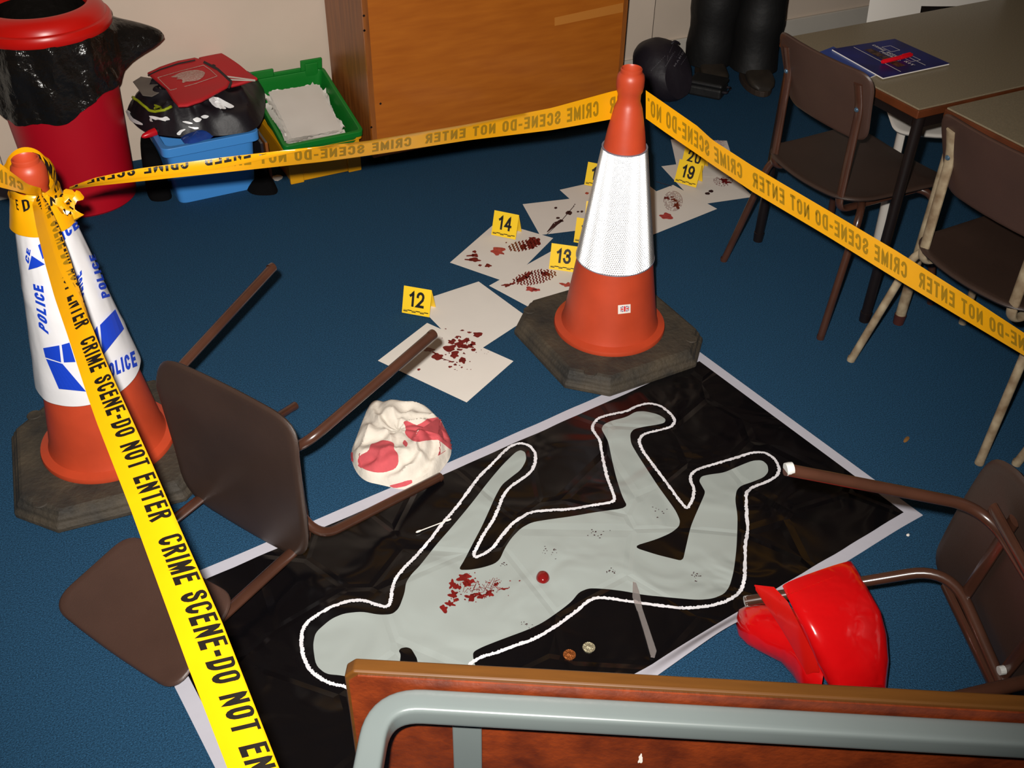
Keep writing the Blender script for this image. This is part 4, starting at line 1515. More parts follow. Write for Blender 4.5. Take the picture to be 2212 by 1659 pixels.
# ================================================================== soft things: heaps of cloth
def mound(name, m, poly, hfun, parent=None, z0=0.001, rings=14, sub=2):
    """a heap over the outline POLY (floor points) with height hfun(x, y, t), t = 0 at the middle, 1 at the edge"""
    P_ = [Vector((p[0], p[1])) for p in poly]
    for _ in range(sub):
        o_ = []
        for i in range(len(P_)):
            a_, b_ = P_[i], P_[(i + 1) % len(P_)]
            o_ += [a_ * 0.75 + b_ * 0.25, a_ * 0.25 + b_ * 0.75]
        P_ = o_
    c = sum(P_, Vector((0, 0))) / len(P_)
    rows = []
    for k in range(rings + 1):
        s_ = 1 - (1 - k / rings) ** 1.7 if k else 0.0
        s_ = k / rings
        row = []
        for p in P_:
            q = c + (p - c) * max(s_, 0.002)
            row.append((q.x, q.y, z0 + hfun(q.x, q.y, s_)))
        rows.append(row)
    rows.append([(c.x + (p.x - c.x) * 0.96, c.y + (p.y - c.y) * 0.96, z0) for p in P_])
    return MB().rings(rows).build(name, m, parent, smooth=True)


def folds(x, y, amp, s=1.0, seed=0.0):
    a = nz(x, y, seed, 9 * s) + 0.5 * nz(x, y, seed + 4, 21 * s)
    r = 1 - abs(nz(x, y, seed + 9, 13 * s)) * 2
    return amp * (0.6 * a + 0.5 * max(0, r) ** 3)


SH = [at(x, y) for x, y in ((748, 975), (765, 940), (790, 880), (822, 878), (870, 884), (920, 885), (960, 912), (978, 955), (975, 985), (955, 1010), (930, 1040), (870, 1060), (820, 1048), (775, 1040), (752, 1010))]
for p in SH:
    p.y -= 0.0
sc_ = Vector((0, 0, 0))
SHP = []
cshx = sum(p.x for p in SH) / len(SH)
cshy = sum(p.y for p in SH) / len(SH)
shh = lambda x, y, t: (0.040 * (1 - t ** 3.2) + 0.014) * (1 - smoothstep(0.94, 1.0, t) * 0.75) + folds(x, y, 0.024, 0.85) * (1 - t ** 6) + 0.010 * max(0, 1 - abs(nz(x, y, 5, 12)) * 5) * (1 - t ** 4) + 0.0045 * math.sin(9 * math.atan2(y - cshy, x - cshx) + 14 * t + 5 * nz(x, y, 1, 9)) * t * (1 - t ** 8) * 2
for p in SH:
    SHP.append((p.x - (p.x - cshx) * 0.06, p.y - 0.012))
shirt = mound('shirt', M['shirt'], SHP, shh, None, 0.004, 34, 3)
tag(shirt, 'crumpled off-white shirt with pink red stains at the edge of the mat', 'shirt')


def on_shirt(px, py):
    """where the sight line meets the shirt's top"""
    d = ray(px, py)
    for k in range(260):
        t = (0.13 - k * 0.0005 - CAMZ) / d.z
        p = CP + d * t
        dx, dy = p.x - cshx, p.y - (cshy - 0.012)
        tt_ = min(1, math.hypot(dx, dy) / 0.135)
        if p.z <= 0.004 + SHZ(p.x, p.y):
            return p + Vector((0, 0, 0.0016)) - d * 0.002
    return p


from mathutils.bvhtree import BVHTree


def bvh_of(o):
    me = o.data
    return BVHTree.FromPolygons([o.matrix_world @ v.co for v in me.vertices], [list(p.vertices) for p in me.polygons])


def drape(o, e=0.0012):
    """sight line -> point just above the surface of o"""
    bv = bvh_of(o)

    def fn(px, py):
        d = ray(px, py).normalized()
        hit = bv.ray_cast(CP, d)
        if hit[0] is None:
            near = bv.find_nearest(CP + d * 2.2)
            q = CP + d * ((near[0] - CP).dot(d))
            near = bv.find_nearest(q)
            return near[0] + near[1] * e
        n_ = hit[1] if hit[1].dot(d) < 0 else -hit[1]
        return hit[0] + n_ * e
    return fn


bpy.context.view_layer.update()
ds = drape(shirt, 0.0022)


def patch(poly, fn, n_=16):
    """an outlined stain laid on a surface, with inner rings so that it follows the folds"""
    pl_ = mid(chaikin(poly, 1), 2)
    cx = sum(p[0] for p in pl_) / len(pl_)
    cy = sum(p[1] for p in pl_) / len(pl_)
    mb = MB()
    rows = [[fn(cx + (x - cx) * k / n_, cy + (y - cy) * k / n_) for x, y in pl_] for k in range(1, n_ + 1)]
    mb.rings(rows, True, False)
    return mb


zs3 = lambda x, y: (400 + x / 3.352, 840 + y / 3.352)
for poly in ([(1250, 520), (1270, 480), (1330, 450), (1345, 405), (1380, 398), (1430, 375), (1480, 380), (1510, 400), (1510, 440), (1540, 475), (1545, 540), (1520, 580), (1450, 605), (1380, 605), (1320, 590), (1270, 570)],
             [(1580, 240), (1620, 235), (1670, 270), (1720, 240), (1760, 215), (1830, 205), (1860, 240), (1890, 300), (1925, 370), (1940, 410), (1915, 450), (1890, 380), (1830, 370), (1760, 375), (1680, 390), (1620, 365), (1590, 330), (1600, 290)],
             [(1170, 490), (1200, 455), (1215, 470), (1212, 520), (1190, 545), (1170, 530)],
             [(1475, 700), (1530, 685), (1600, 665), (1640, 660), (1645, 680), (1590, 705), (1520, 718)],
             [(1575, 400), (1590, 370), (1615, 400), (1600, 430)]):
    patch([zs3(*p) for p in poly], ds).build('red_stain', M['stain'], shirt, smooth=True)

# ------------------------------------------------------------------ bits lying on the mat and carpet
cb = thing('cotton_bud', 'white cotton bud lying on the black mat beside the chalk arm', 'cotton bud', at(930, 1137, 0.004))
inv = cb.matrix_world.inverted()
a, b = at(901, 1149, 0.0065), at(972, 1122, 0.0065)
MB().tube([inv @ a, inv @ b], 0.0012, 8).build('stick', M['paper'], cb)
for p, q in ((a, b), (b, a)):
    d = (q - p).normalized()
    MB().tube([inv @ (p + d * k) for k in (-0.003, 0, 0.006, 0.011)], 0.002, 10, rr=[0.0009, 0.0024, 0.0024, 0.0012]).build('cotton_tip', M['paper'], cb, smooth=True)
for px, py, mm, lab in ((1230, 1415, 'copper', 'copper coin on the black mat beside the tipped table edge'), (1272, 1399, 'nickel', 'silver coin on the black mat near the copper one')):
    c = thing('coin', lab, 'coin', at(px, py, 0.0031))
    MB().lathe([(0.0001, 0), (0.0125, 0), (0.0128, 0.0008), (0.0125, 0.0017), (0.0112, 0.0017), (0.011, 0.0014), (0.0001, 0.0014)], 28).build('disc', M[mm], c, smooth=True)
    MB().lathe([(0.0001, 0.0022), (0.004, 0.0021), (0.0055, 0.0014)], 14, (0.0005, 0.001, 0)).build('raised_portrait', M[mm], c, smooth=True)
gel = mound('gel_drop', M['bloodgel'], [at(x, y) for x, y in ((1158, 1246), (1165, 1238), (1178, 1238), (1187, 1246), (1187, 1257), (1177, 1265), (1165, 1263), (1158, 1256))], lambda x, y, t: 0.011 * math.sqrt(max(0, 1 - t * t)) + 0.0006, None, 0.0046, 8, 2)
tag(gel, 'round glossy red blood drop on the pale body shape of the mat', 'blood drop')
kn = thing('plastic_knife', 'clear plastic knife lying on the black mat above the coins', 'knife', at(1390, 1340, 0.0045))
inv = kn.matrix_world.inverted()


def kpoly(nm, pts_, h):
    g_ = MB()
    P_ = [inv @ at(x, y, 0.0046) for x, y in pts_]
    g_.rings([[p for p in P_], [p + Vector((0, 0, h)) for p in P_]])
    return g_.build(nm, M['clear'], kn)


kpoly('blade', [(1367, 1257), (1374, 1260), (1381, 1280), (1388, 1318), (1376, 1320), (1366, 1290)], 0.0014)
kpoly('handle', [(1377, 1320.5), (1388, 1318.5), (1402, 1360), (1418, 1408), (1414, 1421), (1406, 1420), (1392, 1370)], 0.003)
tag(mound('dry_leaf_scrap', M['leafbrown'], [at(x, y) for x, y in ((1951, 952), (1957, 944), (1963, 943), (1965, 948), (1959, 955), (1952, 957))], lambda x, y, t: 0.003 * (1 - t) + 0.001, None, 0.0, 4, 1), 'small tan scrap on the carpet right of the mat', 'litter')
tag(mound('paper_crumb', M['paper'], [at(x, y) for x, y in ((1956, 1156), (1962, 1152), (1966, 1156), (1962, 1160))], lambda x, y, t: 0.004 * (1 - t) + 0.001, None, 0.0, 4, 1), 'white paper crumb on the carpet by the right corner of the mat', 'litter')

# ------------------------------------------------------------------ red boot, its shaft folded over
bt = thing('boot', 'shiny red patent boot lying with folded shaft before the chair on its side', 'boot', at(1720, 1380))
inv = bt.matrix_world.inverted()


def loft(nm, m_, secs_, parent, n_=20):
    """secs: (centre, half width vector, half height vector)"""
    rows = []
    for c, a_, b_ in secs_:
        rows.append([inv @ (Vector(c) + Vector(a_) * math.copysign(abs(math.cos(2 * PI * j / n_)) ** 0.8, math.cos(2 * PI * j / n_)) + Vector(b_) * math.copysign(abs(math.sin(2 * PI * j / n_)) ** 0.8, math.sin(2 * PI * j / n_))) for j in range(n_)])
    return MB().rings(rows).build(nm, m_, parent, smooth=True)


def bp(x, y, z):
    return at(x, y, z)


# foot: toe at the left, running right and down to the heel end behind the table edge
fs_ = []
for (xa, ya), (xb, yb), zc_, hh_ in (((1590, 1338), (1592, 1352), 0.022, 0.008), ((1594, 1322), (1598, 1368), 0.030, 0.020), ((1606, 1318), (1618, 1384), 0.036, 0.030), ((1636, 1316), (1654, 1402), 0.042, 0.037), ((1668, 1316), (1692, 1420), 0.046, 0.041), ((1700, 1320), (1715, 1446), 0.048, 0.043), ((1735, 1340), (1738, 1480), 0.050, 0.044), ((1775, 1380), (1770, 1500), 0.05, 0.04)):
    p, q = bp(xa, ya, zc_), bp(xb, yb, zc_)
    fs_.append(((p + q) / 2, (q - p) / 2, (0, 0, hh_)))
loft('foot', M['pvc'], fs_, bt)
# shaft: a flattened tube folded back over the foot
ss_ = []
for (xa, ya), (xb, yb), zc_, hh_ in (((1690, 1266), (1840, 1214), 0.182, 0.010), ((1697, 1282), (1850, 1230), 0.182, 0.014), ((1716, 1320), (1876, 1276), 0.176, 0.018), ((1742, 1372), (1903, 1328), 0.160, 0.024), ((1768, 1428), (1915, 1380), 0.125, 0.034), ((1796, 1480), (1918, 1440), 0.09, 0.044), ((1806, 1520), (1912, 1500), 0.06, 0.04)):
    p, q = bp(xa, ya, zc_), bp(xb, yb, zc_)
    ss_.append(((p + q) / 2, (q - p) / 2, Vector((0, 0, hh_)) - CF * 0.0))
shf = loft('shaft', M['pvc'], ss_, bt)
# turned-in flap of the opening
g = MB()
fl_ = [((1630, 1263), 0.150), ((1672, 1268), 0.165), ((1702, 1300), 0.170), ((1732, 1360), 0.150), ((1764, 1425), 0.115), ((1770, 1450), 0.095)]
fr2 = [((1633, 1272), 0.135), ((1657, 1308), 0.130), ((1682, 1345), 0.118), ((1710, 1392), 0.10), ((1736, 1440), 0.085), ((1743, 1455), 0.075)]
A_, B_ = [bp(*p, z) for p, z in fl_], [bp(*p, z) for p, z in fr2]
rows = []
for p, q in zip(A_, B_):
    dn = Vector((0, 0, -0.004))
    rows.append([inv @ p, inv @ p.lerp(q, 0.5) + Vector((0, 0, 0.008)), inv @ q, inv @ (q + dn), inv @ p.lerp(q, 0.5), inv @ (p + dn)])
g.rings(rows)
g.build('shaft_lining', M['pvcdark'], bt, smooth=True)
g = MB()
rows = []
for k in range(16):
    t = k / 15
    p = bp(1699 + (1838 - 1699) * t, 1285 + (1232 - 1285) * t, 0.197 - 0.010 * abs(t - 0.5))
    rows.append(p)
for k in range(15):
    if k % 1 == 0:
        p, q = rows[k], rows[k].lerp(rows[k + 1], 0.6)
        g.tube([inv @ p, inv @ q], 0.0009, 6)
g.build('top_stitching', M['pvcdark'], bt)

# ================================================================== along the wall: bin, crates, clothes, cupboard
BC = (0.142, 3.412)
bn = thing('waste_bin', 'red round bin with open red lid and black liner, at far left against the wall', 'bin', (*BC, 0))
MB().lathe([(0.0001, 0.0), (0.150, 0.0), (0.158, 0.008), (0.186, 0.575), (0.183, 0.575), (0.155, 0.012), (0.0001, 0.01)], 64).build('body', M['binred'], bn, smooth=True)
lid = MB().lathe([(0.192, 0.572), (0.199, 0.570), (0.202, 0.574), (0.203, 0.592), (0.199, 0.600), (0.190, 0.603), (0.186, 0.618), (0.172, 0.632), (0.156, 0.640), (0.144, 0.640), (0.138, 0.632), (0.136, 0.612), (0.140, 0.612), (0.142, 0.628), (0.158, 0.634), (0.180, 0.615), (0.186, 0.59), (0.192, 0.58)], 72).build('lid', M['lidred'], bn, smooth=True)
g = MB()
rows = []
for k in range(20):
    row = []
    for j in range(160):
        th = 2 * PI * j / 160
        # hangs lowest towards the front left and flares out in a point to the right
        drop = 0.165 + 0.062 * math.cos(th - 4.0) + 0.010 * math.sin(7 * th) + 0.016 * max(0, math.cos(3 * (th - 4.35)))
        flare = 0.135 * math.exp(-((((th + 0.12 + PI) % (2 * PI)) - PI) / 0.20) ** 2)
        t = k / 19
        r = 0.196 + 0.008 * t + 0.009 * nz(math.cos(th) * 4, math.sin(th) * 4, t * 2.2, 1) + flare * math.sin(min(1, t * 1.2) * PI / 2) + 0.005 * math.sin(th * 11 + 2 * t) + (0.007 * abs(nz(th * 7, t * 3, 4)) + 0.005 * abs(nz(th * 15, t * 5, 8))) * min(1, t * 4)
        z = 0.578 - drop * t * (1 - 0.35 * (flare / 0.12))
        row.append((r * math.cos(th), min(r * math.sin(th), YW - BC[1] - 0.004), z))
    rows.append(row)
g.rings(rows, False, False)
rows = []
for k in range(8):
    t = k / 7
    rr_ = [0.134 + 0.030 * t + 0.010 * t * nz(math.cos(2 * PI * j / 64) * 5, math.sin(2 * PI * j / 64) * 5, t * 3) for j in range(64)]
    rows.append([(rr_[j] * math.cos(2 * PI * j / 64), rr_[j] * math.sin(2 * PI * j / 64), 0.622 - 0.32 * t) for j in range(64)])
g.rings(rows, False, True)
g.build('bin_liner', M['liner'], bn, smooth=True)

# blue tub
bxl = thing('storage_tub', 'blue plastic tub full of dark clothes, right of the red bin', 'tub', (0.533, 3.395, 0), R(1.5))


def tub(parent, m_, w0, d0, w1, d1, h, rim, rimh, wall=0.004, lip=0.014, name='tub_body', corner=0.03, front_dip=0, back_up=0):
    def rr(w_, d_, z, c=corner):
        return [(x, y, z) for x, y in rrect(w_, w_, d_ * 2, c, 5)]

    def lerp_(k, z):
        return (w0 + (w1 - w0) * k, d0 + (d1 - d0) * k, z)
    rows = []
    a = (w0, d0)
    rows.append(rr(w0, d0, 0.0))
    rows.append(rr(*lerp_(1 - rimh / h, h - rimh)[:2], h - rimh))
    rows.append(rr(w1 + lip, d1 + lip, h - rimh + 0.001))
    rows.append(rr(w1 + lip, d1 + lip, h))
    rows.append(rr(w1 - wall, d1 - wall, h))
    rows.append(rr(w0 - wall, d0 - wall, 0.006))
    return MB().rings(rows).build(name, m_, parent, smooth=True, bevel=0.002)


tub(bxl, M['boxblue'], 0.130, 0.168, 0.145, 0.19, 0.215, 0.02, 0.032)
# yellow tray and green tray on it
yt = thing('storage_tray', 'yellow plastic tray on the carpet under the green one, left of the cupboard', 'tray', (0.905, 3.402, 0), R(1))
tub(yt, M['yellowbox'], 0.122, 0.185, 0.132, 0.192, 0.135, 0.02, 0.018, lip=0.010, corner=0.02)
for sx in (-1, 1):
    MB().box((sx * 0.105 - 0.024, -0.197, 0.0), (sx * 0.105 + 0.024, -0.184, 0.118)).build('corner_foot', M['yellowbox'], yt, bevel=0.003)
gm = Matrix.Translation((0.903, 3.395, 0.105)) @ Matrix.Rotation(R(13), 4, 'X') @ Matrix.Rotation(R(1), 4, 'Z')
gt = thing('storage_tray', 'green plastic tray full of crumpled white paper, resting on the yellow one', 'tray', mtx=gm)
tub(gt, M['green'], 0.118, 0.178, 0.134, 0.192, 0.098, 0.02, 0.022, lip=0.008, corner=0.02)
g = MB()
for x0_, x1_, zz in ((-0.135, -0.045, 0.128), (-0.045, 0.055, 0.112), (0.055, 0.135, 0.140)):
    g.box((x0_, 0.190, 0.098), (x1_, 0.199, zz))
g.box((-0.005 + 0.075, 0.185, 0.02), (0.118, 0.191, 0.128))
g.build('raised_back_rim', M['green'], gt, bevel=0.004)
random.seed(21)
for k in range(7):
    top = k == 6
    t = thing('scrap_paper', ['white paper scrap at the bottom of the green tray', 'white sheet with torn edge inside the green tray', 'crumpled white sheet at the left side of the green tray', 'white sheet curling up at the right side of the green tray', 'white scrap standing up at the back of the green tray', 'second torn white sheet under the top one in the green tray', 'uppermost flat white sheet filling the green tray'][k], 'paper', mtx=gm @ Matrix.Translation((0, 0, 0.012 + k * 0.011)) @ Matrix.Rotation(R([3, -6, 9, -9, 4, -4, -2][k]), 4, 'Z'), group='papers in the green tray')
    wx, wy = (0.094, 0.140) if not top else (0.088, 0.138)
    ox_, oy_ = [0, 0.0, -0.006, 0.008, 0.0, 0.0, 0][k], [0.004, 0.0, 0.0, -0.002, 0.006, 0.0, -0.004][k]

    def sp(u, v):
        x, y = (u - 0.5) * 2 * wx + ox_, (v - 0.5) * 2 * wy + oy_
        e = max(abs(u - 0.5), abs(v - 0.5)) * 2
        up_ = (0.0 if top else (0.017 if k in (1, 3, 4) else 0.008)) * smoothstep(0.84, 1, e) * (0.6 + nz(u * 9, v * 9, k, 2.5))
        return Vector((x + (0.004 * nz(u * 20, v * 20, k) if e > 0.9 else 0), y + (0.004 * nz(v * 30, u * 20, k + 3) if e > 0.9 else 0), up_ + 0.002 * nz(u * 3, v * 3, k)))
    g = MB()
    g.grid(22, 26, sp)
    g.build('sheet', M['paper'], t, smooth=True)

# heap of dark jackets filling the blue tub
JP = [at(x, y, 0.222) for x, y in ((268, 232), (285, 195), (330, 165), (430, 138), (520, 142), (570, 182), (574, 225), (566, 262), (545, 280), (510, 286), (470, 291), (430, 288), (400, 294), (350, 290), (312, 282), (285, 262))]
JP = [(p.x, min(p.y, YW - 0.03)) for p in JP]
jkh = lambda x, y, t: 0.098 * (1 - t ** 5) + folds(x, y, 0.036, 1.0, 7) * (1 - t ** 6) + 0.010 * math.sin(x * 70 + 12 * nz(x, y, 2, 6)) * (1 - t ** 3) * t
jk = mound('jacket_pile_dark', M['jacket'], JP, jkh, None, 0.2165, 34, 3)
jk.name = 'jacket'
tag(jk, 'dark jacket with reflective strips heaped over the blue tub', 'jacket')
bpy.context.view_layer.update()
dj = drape(jk, 0.005)
zj = lambda x, y: (300 + x / 7.373, 110 + y / 7.373)
for poly in ([(1120, 790), (1160, 740), (1220, 735), (1300, 770), (1510, 890), (1510, 915), (1440, 935), (1330, 880), (1395, 930), (1370, 950), (1310, 940), (1200, 880)],
             [(165, 1040), (240, 1040), (370, 1070), (450, 1040), (520, 1100), (440, 1110), (440, 1125), (330, 1095), (270, 1105)],
             [(680, 1130), (760, 1120), (860, 1150), (850, 1165), (780, 1165)], [(850, 1090), (920, 1060), (1020, 1085), (980, 1130), (910, 1140)], [(990, 1050), (1060, 1018), (1130, 1045), (1090, 1078), (1040, 1078)],
             [(770, 1205), (870, 1215), (950, 1215), (960, 1235), (900, 1250), (830, 1230)], [(610, 1310), (660, 1260), (740, 1240), (745, 1255), (690, 1290), (665, 1340), (620, 1335)]):
    patch([zj(*p) for p in poly], dj, 6).build('reflective_strip', M['retro'], jk, smooth=True)
zl_ = lambda x, y: (x / 3.16, y / 3.16)
patch([zl_(*p) for p in ((850, 740), (880, 760), (920, 815), (980, 840), (985, 856), (930, 845), (880, 805))], dj, 6).build('reflective_strip', M['retro'], jk, smooth=True)
# lime piping
g = MB()
lp = [zj(x, y) for x, y in ((-160, 690), (-60, 760), (20, 810), (100, 880), (190, 960), (280, 972), (400, 950), (535, 893))]
g.tube([dj(*interp(lp, k / 24)) for k in range(25)], 0.0045, 8)
g.build('lime_piping', M['lime'], jk, smooth=True)


def slab_on(name, label, cat, poly, z, th, m_, group=None, par=None, wav=0.006, sd=0.0, slope=None):
    """a folded cloth or card lying at height z with picture outline poly"""
    P_ = [at(x, y, z) for x, y in poly]
    c = sum(P_, Vector()) / len(P_)
    t = thing(name, label, cat, (c.x, c.y, z), group=group)
    inv_ = t.matrix_world.inverted()
    pts_ = mid([(p.x, p.y) for p in P_], 2)
    sl__ = slope or (lambda x, y: 0.0)

    def fz(x, y, h):
        return inv_ @ Vector((x, y, z + h + th / 2 + wav * nz(x, y, sd, 11) + sl__(x, y)))
    MB().plate(pts_, fz, th).build('panel', m_, t, smooth=True)
    return t, (lambda px, py, e_=0.0012: (lambda p: inv_ @ Vector((p.x, p.y, z + th + e_ + wav * nz(p.x, p.y, sd, 11) + sl__(p.x, p.y))))(at(px, py, z + th)))


slab_on('card', 'grey card sticking out between the red tabard and the black jacket', 'card', ((287, 178), (304, 164), (330, 170), (352, 196), (328, 208), (308, 206)), 0.318, 0.003, M['greycard'])
rv2, rf2 = slab_on('tabard', 'red tabard with two white stripes folded beneath the emblem one', 'tabard', ((430, 130), (479, 121), (520, 148), (557, 176), (530, 184), (500, 190), (470, 170)), 0.322, 0.012, M['redvest'])
g = MB()
for ya, yb in ((0, 0), (6, 4)):
    stroke(g, lambda x, y: rf2(x, y), (488, 166 + ya), (552, 176 + yb * 0.3 + 0.5), 1.6, 1.2)
g.build('white_stripes', M['paper'], rv2)
rv, rf = slab_on('tabard', 'red tabard with pale embroidered emblem in a thin frame, on top of the clothes', 'tabard', ((319, 162), (345, 150), (385, 138), (422, 130), (440, 136), (470, 152), (500, 178), (492, 192), (468, 205), (436, 224), (405, 234), (386, 235), (375, 222), (358, 195)), 0.335, 0.012, M['redvest'], sd=3)
g = MB()
bd = [zj(x, y) for x, y in ((300, 430), (660, 320), (1030, 230), (1140, 300), (1248, 405), (900, 520), (505, 633), (400, 530), (300, 430))]
for a, b in zip(bd, bd[1:]):
    stroke(g, rf, a, b, 0.7)
g.build('frame_stitching', M['emblem'], rv)
patch([zj(x, y) for x, y in ((500, 425), (560, 400), (660, 350), (760, 320), (900, 295), (1010, 310), (1060, 350), (1030, 420), (960, 470), (860, 490), (760, 500), (690, 530), (700, 470), (590, 470), (640, 440))], rf, 4).build('emblem', M['emblem'], rv)
g = MB()
bo = [(440, 135), (470, 150), (500, 177), (494, 192)]
for a, b in zip(bo, bo[1:]):
    stroke(g, rf, a, b, 2.6)
bo = [(319, 163), (345, 150), (385, 138), (422, 131)]
for a, b in zip(bo, bo[1:]):
    stroke(g, rf, a, b, 1.4)
g.build('dark_binding', M['trimdark'], rv)
tag(mound('polythene_bag', M['bluebag'], [(p.x, p.y) for p in [at(x, y, 0.225) for x, y in ((384, 288), (420, 276), (470, 278), (455, 292), (425, 302), (400, 306))]], lambda x, y, t: 0.020 * (1 - t * t) + folds(x, y, 0.006, 2), None, 0.212, 8, 2), 'blue polythene bag hanging over the front rim of the blue tub', 'bag')
tr = thing('torch', 'small red conical torch lamp poking out left of the blue tub', 'torch', at(322, 288, 0.22))
inv = tr.matrix_world.inverted()
a, b = at(306, 296, 0.222), at(336, 284, 0.226)
MB().tube([inv @ a.lerp(b, k) for k in (0, 0.15, 0.6, 1)], 0.012, 14, rr=[0.003, 0.008, 0.012, 0.013]).build('cone_cap', M['redpl'], tr, smooth=True)
MB().tube([inv @ a.lerp(b, k) for k in (0.98, 1.8)], 0.010, 14).build('handle', M['jacket'], tr, smooth=True)
# black cloth between bin and tub, black scrap on the floor
bg = [at(x, y, 0) for x, y in ((286, 385), (300, 330), (338, 325), (365, 400), (320, 412))]
tag(mound('cloth_bundle', M['blackcloth'], [(0.318, 3.30), (0.340, 3.27), (0.385, 3.265), (0.398, 3.30), (0.396, 3.42), (0.39, 3.56), (0.36, 3.57), (0.335, 3.45)], lambda x, y, t: 0.15 * (1 - t ** 6) + folds(x, y, 0.010, 1.0, 2) * (1 - t), None, 0.001, 12, 2), 'black cloth bundle squeezed between the red bin and the blue tub', 'cloth')
tag(mound('glove', M['blackcloth'], [at(x, y) for x, y in ((528, 402), (540, 378), (552, 366), (566, 372), (578, 368), (594, 395), (604, 420), (570, 424), (540, 420))], lambda x, y, t: 0.035 * (1 - t ** 3) + folds(x, y, 0.022, 2, 1) * (1 - t), None, 0.001, 12, 2), 'black crumpled cloth glove on the carpet between the blue tub and yellow tray', 'glove')
tag(mound('card_scrap', M['paper'], [at(x, y) for x, y in ((585, 383), (604, 378), (614, 385), (596, 394))], lambda x, y, t: 0.002, None, 0.001, 3, 1), 'white paper scrap on the carpet by the corner of the yellow tray', 'paper')
for k, (x0_, lab, mm) in enumerate(((0.712, 'dark folder standing between the blue tub and yellow tray', 'trimdark'), (0.728, 'brown folder standing against the side of the yellow tray', 'cabside'))):
    bk = thing('folder', lab, 'folder', (x0_, 3.40, 0.001))
    MB().box((-0.005, -0.14, 0), (0.005, 0.14, 0.14)).build('cover', M[mm], bk, bevel=0.002)
    MB().box((-0.0035, -0.136, 0.003), (0.0035, 0.1405, 0.1415)).build('pages', M['greycard'], bk)

# plywood cupboard on castors
CX0, CX1, CY0, CY1, CZ0, CZ1 = 1.078, 2.082, 3.19, 3.60, 0.045, 0.592
cab = thing('cupboard', 'orange varnished plywood cupboard on castors against the wall', 'cupboard', ((CX0 + CX1) / 2, (CY0 + CY1) / 2, 0))
inv = cab.matrix_world.inverted()


def cbx(nm, lo, hi, m_, bv=0.002):
    o_ = MB().box(lo, hi)
    o_.v = [tuple(inv @ Vector(p)) for p in o_.v]
    return o_.build(nm, m_, cab, bevel=bv)


cbx('end_panel', (CX0, CY0 + 0.012, CZ0), (CX0 + 0.018, CY1, CZ1), M['cabside'])
cbx('end_panel', (CX1 - 0.018, CY0 + 0.012, CZ0), (CX1, CY1, CZ1), M['cabside'])
fp_ = cbx('front_panel', (CX0, CY0, CZ0), (CX1, CY0 + 0.012, CZ1), M['cabwood'], 0.0015)
cbx('top_panel', (CX0 + 0.018, CY0 + 0.012, CZ1 - 0.018), (CX1 - 0.018, CY1, CZ1), M['cabwood'])
cbx('base_panel', (CX0 + 0.018, CY0 + 0.012, CZ0), (CX1 - 0.018, CY1, CZ0 + 0.018), M['cabwood'])
cbx('back_panel', (CX0 + 0.018, CY1 - 0.006, CZ0 + 0.018), (CX1 - 0.018, CY1, CZ1 - 0.018), M['cabside'])
for x0_, x1_ in ((CX0 + 0.0005, CX0 + 0.018), (CX1 - 0.018, CX1 - 0.0005)):
    edge = MB().box((x0_, CY0 - 0.0012, CZ0), (x1_, CY0, CZ1))
    edge.v = [tuple(inv @ Vector(p)) for p in edge.v]
    edge.build('edge_lipping', M['cabside'], cab)
tpx = MB().grid(6, 2, lambda u, v: inv @ atY(1198 + 148 * u, (56 - 30 * u) * (1 - v) + (38 - 32 * u) * v, CY0 - 0.0008))
tpx.build('tape_mark', mat('pale_tape_residue', (200, 126, 52), 0.35), cab)
for px_, py_ in ((786, 34), (787, 66), (802, 275), (1348, 178), (822, 224)):
    p = inv @ atY(px_, py_, CY0 - 0.0012)
    g = MB()
    blot(g, lambda a, b: Vector((a, p.y, b)), p.x, p.z, 0.004, 0.004, 3, 0.1)
    g.build('screw_head', M['tableleg'], cab)
for x, y in ((CX0 + 0.06, CY0 + 0.045), (CX1 - 0.06, CY0 + 0.045), (CX0 + 0.06, CY1 - 0.05), (CX1 - 0.06, CY1 - 0.05)):
    w_ = MB().lathe([(0.0001, -0.008), (0.015, -0.008), (0.017, -0.005), (0.017, 0.005), (0.015, 0.008), (0.0001, 0.008)], 20)
    mm_ = Matrix.Translation(inv @ Vector((x, y, 0.0172))) @ Matrix.Rotation(R(90), 4, 'Y')
    w_.v = [tuple(mm_ @ Vector(p)) for p in w_.v]
    cs = w_.build('castor', M['tableleg'], cab, smooth=True)
    fk = MB().box((x - 0.012, y - 0.014, 0.034), (x + 0.012, y + 0.014, 0.0455))
    fk.v = [tuple(inv @ Vector(p)) for p in fk.v]
    fk.build('castor_fork', M['silver'], cs)
tp = thing('folder', 'black folder lying on top of the cupboard, only its front edge in view', 'folder', (1.20, 3.33, CZ1 + 0.0005))
MB().box((-0.105, -0.12, 0), (0.15, 0.12, 0.02)).build('cover', M['bagdark'], tp, bevel=0.003)

# ================================================================== far corner: bag, case, person
bagm = Matrix.Translation((2.372, 3.345, 0.0)) @ Matrix.Rotation(R(8), 4, 'Z')
bag = thing('holdall', 'dark rounded bag with faint embroidered lettering, in the corner behind the middle cone', 'bag', mtx=bagm)
g = MB()
rows = []
for k in range(12):
    t = k / 11
    yy = -0.10 + 0.20 * t
    s_ = math.sin(PI * (0.12 + 0.76 * t)) ** 0.45
    row = []
    for j in range(40):
        th = 2 * PI * j / 40
        r = 0.118 * s_ * (1 + 0.05 * nz(math.cos(th) * 2, math.sin(th) * 2, t * 3))
        row.append((r * 0.92 * math.cos(th), yy + 0.03 * math.sin(th), max(0.001, 0.098 + r * 0.98 * math.sin(th))))
    rows.append(row)
g.rings(rows)
bb = g.build('bag_body', M['bagdark'], bag, smooth=True)
bpy.context.view_layer.update()
db = drape(bb, 0.0015)
binv = bag.matrix_world.inverted()
g = MB()
